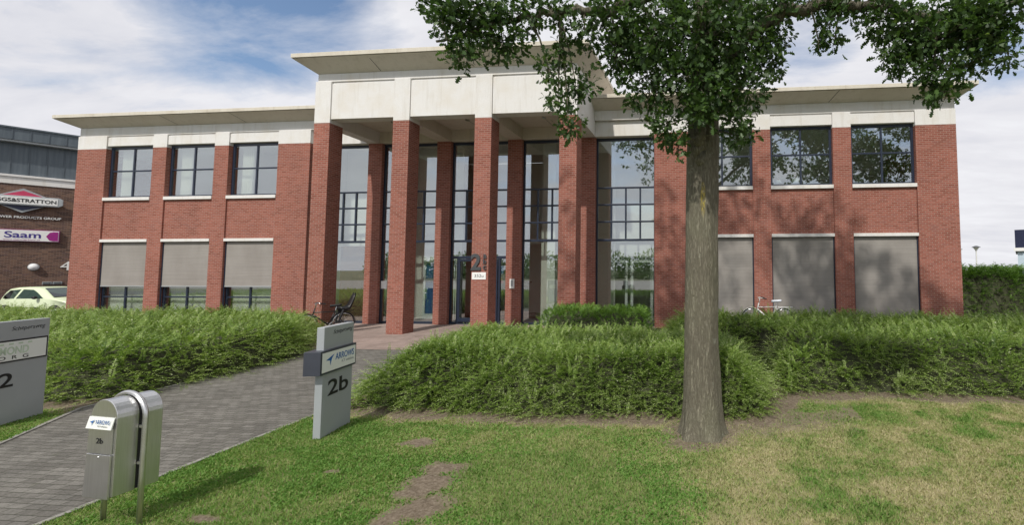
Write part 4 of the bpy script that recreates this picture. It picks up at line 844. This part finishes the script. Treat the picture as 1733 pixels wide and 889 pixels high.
# limbs: one leads left, one right, one back, one up; the photographed boughs hang from them
limbs = {'left': [(.02, 6.95, 6.4)] + [tuple(at(*q)) for q in ((1110, -12, 6.3), (1020, 18, 6.1), (960, 20, 6.0), (900, 27, 5.9), (840, 38, 5.8), (785, 58, 5.75), (745, 70, 5.7))],
         'right': [(.1, 6.95, 5.2)] + [tuple(at(*q)) for q in ((1252, 72, 6.45), (1320, 20, 6.3), (1400, 4, 6.15), (1480, 10, 6.05), (1540, 24, 5.95), (1610, 27, 5.9), (1690, 10, 5.85), (1780, -14, 5.8))],
         'front': [(.05, 6.9, 8.8), (.1, 5.2, 10.6), (.0, 3.8, 12.0), (-.2, 2.8, 13)], 'back': [(.05, 6.95, 6.6), (.4, 8.2, 7.6), (.8, 9.8, 8.4), (1.1, 11.2, 9)],
         'high_left': [(.1, 6.9, 8), (-1.6, 6.6, 9.8), (-3.4, 6.5, 11), (-5.2, 6.3, 12)], 'high_right': [(.15, 6.9, 7.6), (1.9, 6.8, 9.2), (3.7, 7, 10.6), (5.6, 7.1, 11.6)],
         'low': [(-.03, 6.82, 4.1), (-.06, 6.68, 4.5), (-.06, 6.55, 5.0)]}
lm = []
for nm, p in limbs.items():
    p = np.array(p); t = np.linspace(0, len(p) - 1, 6 * len(p)); q = np.stack([np.interp(t, np.arange(len(p)), p[:, i]) for i in range(3)], 1)
    q[1:] += rng.normal(0, .025, q[1:].shape); r0 = {'left': .085, 'right': .11, 'low': .10}.get(nm, .14); r = list(np.linspace(r0, r0 * .2 if nm != 'low' else .07, len(q)))
    b = MB().tube([tuple(a - O0) for a in q], r, 10); b.build('limb', MAT['bark'], oak, world=False, smooth=True); limb_pts += [tuple(a) for a in q]
limb_arr = np.array(limb_pts)
CL = [  # hanging boughs: outline ellipses read off the photograph, hung at their own distances (px, py, rx, ry, Y, dY)
 (738, 8, 38, 16, 5.7, .35), (790, 38, 62, 36, 5.7, .4), (782, 92, 42, 22, 5.7, .3), (850, 70, 42, 30, 5.8, .4), (880, 22, 40, 28, 5.8, .4), (812, 8, 50, 22, 5.6, .4), (935, 18, 48, 20, 5.9, .4),
 (948, 85, 18, 32, 6.0, .2), (930, 118, 20, 18, 6.0, .2), (975, 142, 36, 22, 6.1, .25), (945, 172, 26, 18, 6.0, .2), (963, 212, 24, 28, 6.0, .2), (990, 50, 26, 32, 6.0, .3),
 (1030, 28, 42, 40, 6.2, .5), (1045, 95, 34, 42, 6.3, .4), (1065, 60, 40, 60, 6.4, .5), (1110, 60, 66, 76, 6.35, .7), (1190, 60, 86, 76, 6.25, .8), (1262, 70, 56, 68, 6.4, .7),
 (1100, 150, 44, 48, 6.4, .5), (1180, 142, 60, 60, 6.2, .5), (1258, 150, 48, 46, 6.4, .5), (1132, 212, 34, 36, 6.35, .35), (1148, 248, 18, 22, 6.35, .2), (1240, 205, 32, 36, 6.4, .35), (1258, 232, 20, 18, 6.45, .2),
 (1185, 190, 30, 24, 6.05, .2), (1302, 60, 34, 46, 6.5, .4), (1312, 112, 20, 22, 6.5, .25), (1290, 14, 60, 26, 6.4, .5), (1370, 2, 60, 18, 6.2, .4), (1405, 40, 20, 24, 6.1, .2), (1386, 72, 12, 8, 6.1, .1), (1413, 68, 12, 12, 6.1, .1),
 (1450, 8, 52, 18, 6.1, .4), (1500, 30, 44, 38, 6.0, .4), (1545, 62, 48, 42, 5.9, .4), (1602, 60, 56, 44, 5.8, .45), (1522, 100, 34, 22, 5.9, .25), (1580, 122, 40, 24, 5.85, .3), (1606, 160, 28, 20, 5.8, .2), (1578, 152, 20, 16, 5.8, .2),
 (1660, 55, 46, 46, 5.8, .4), (1648, 108, 28, 20, 5.8, .25), (1708, 92, 20, 22, 5.7, .2), (1695, 22, 50, 28, 5.7, .4), (1620, 12, 60, 22, 5.8, .4)]
for (px, py, rx, ry, Y, dY) in CL:
    c = at(px, py, Y); mpp = Y / F; area = pi * rx * ry; k = max(10, int(area / 95 * (1.45 if rx < 45 else 1.7)))
    hub = limb_arr[np.argmin(((limb_arr - c) ** 2).sum(1) + np.maximum(0, c[2] - limb_arr[:, 2]) * .3)]
    if np.linalg.norm(hub - c) < 2.2:
        mid = (hub + c) / 2 + np.array([0, 0, .08]); twigs.tube([tuple(hub - O0), tuple(mid - O0), tuple(c - O0)], [.02, .014, .008], 5)
    for _ in range(k):
        d = rng.normal(0, 1, 3); d /= np.linalg.norm(d); rr = rng.random() ** .42
        pos = c + np.array([d[0] * rx * mpp, d[1] * dY, d[2] * ry * mpp]) * rr
        if rng.random() < .2: twigs.tube([tuple(c + (pos - c) * .15 - O0), tuple((c + pos) / 2 + rng.normal(0, .03, 3) - O0), tuple(pos - O0)], [.007, .005, .003], 4, False)
        rosette(pos, d * .6, 6, .08, .22 + .45 * rng.random() ** 1.5)
# the crown above the picture: it shades the hedge and the right wing and is mirrored in the windows
for c, rad, k in (((.6, 7.4, 12.2), (6.8, 5.4, 5.2), 4000), ((-4.6, 6.3, 13), (3.2, 3.4, 3.2), 500), ((5.4, 7, 11.5), (3.6, 3.6, 3.4), 2600), ((10.8, 6.5, 11), (3.8, 3.2, 3.8), 3200)):
    for _ in range(k):
        d = rng.normal(0, 1, 3); d /= np.linalg.norm(d); pos = np.array(c) + d * np.array(rad) * rng.random() ** .36
        if vnoise(pos[0] + 31, pos[1] + pos[2] * 1.7, .62, 8) < .40: continue
        qx, qy = pix(pos); yc = (pos * np.array([sin(YAW), cos(YAW), 0])).sum()
        if pos[2] < 6.9 or (pos[1] < 4.6 and pos[2] < 11 and abs(pos[0]) < 2.2) or (yc > .1 and qy > -45 and -60 < qx < 1800): continue
        rosette(pos, d * .6, 6, .18, .2 + .4 * rng.random())
leafP, leafD, leafL, leafv = map(np.concatenate, (leafP, leafD, leafL, leafv)); V, v = leafmesh(leafP - O0, leafD, leafL, leafv)
mesh_np('crown', V, np.arange(len(V)).reshape(-1, len(LEAF)), MAT['oakleaf'], v, oak); tag(twigs.build('twig', MAT['bark'], oak, world=False), kind='stuff')

# ---------------------------------------------------------------- far right background
lp = thing('street_lamp', 'slim street lamp with hat shaped head rising behind the tall hedge', 'lamp', (.567 * 40, 40, 0))
MB().lathe([(.07, 0), (.06, 1), (.045, 3.9), (.06, 3.95), (.06, 4.0)], 12).build('pole', MAT['white'], lp, world=False, smooth=True)
MB().lathe([(.06, 3.95), (.10, 4.05), (.22, 4.22), (.22, 4.24)], 20).build('lens', MAT['lightlens'], lp, world=False); MB().lathe([(.32, 4.241), (.31, 4.27), (.12, 4.36), (.03, 4.38)], 20).build('hood', MAT['letter_grey'], lp, world=False)
fb = thing('far_building', 'pale blue clad building just visible past the right brick corner', 'building', (.535 * 62, 62, 0)); m = MB().box(-6, .15, 0, 10, 0, 4.9).build('wall', MAT['skyblue'], fb, world=False)
MB().box(-6.1, .25, -.1, 10.1, 4.9, 5.05).build('roof_edge', MAT['alu'], fb, world=False)
fb = thing('far_building', 'grey and white building with dark upper cladding at the right edge', 'building', (.648 * 44, 44, 0), R(-33)); MB().box(0, 14, 0, 10, 0, 4.0).build('wall', MAT['skyblue'], fb, world=False); MB().box(-.15, 14.1, -.15, 10.1, 4.0, 6.0).build('upper_cladding', MAT['navy'], fb, world=False)
MB().box(-.25, .5, -.3, -.151, 4.05, 4.35).build('floodlight', MAT['white'], fb, world=False)
# far wood and a hedge across the road, seen only in the glass
def leafcloud(n, cx, cy, cz, rx, ry, rz, L):
    d = rng.normal(0, 1, (n, 3)); d /= np.linalg.norm(d, axis=1, keepdims=True); P = np.array([cx, cy, cz]) + d * np.array([rx, ry, rz]) * (rng.random((n, 1)) ** .4); P[:, 2] = np.maximum(P[:, 2], .1)
    return P, d + rng.normal(0, .6, (n, 3)), np.full(n, L), np.clip(rng.normal(.4, .2, n), 0, 1)
acc = [leafcloud(900, x, -75 + rng.uniform(-6, 6), 2.5, 5, 3, rng.uniform(3.0, 5.5), .7) for x in np.arange(-90, 90, 6)]
P, D, L, vv = map(np.concatenate, zip(*acc)); V, v = leafmesh(P, D, L, vv, LEAF[::2]); tag(mesh_np('far_wood', V, np.arange(len(V)).reshape(-1, len(LEAF[::2])), MAT['tallleaf'], v), 'distant line of trees on the horizon', 'wood', kind='stuff')
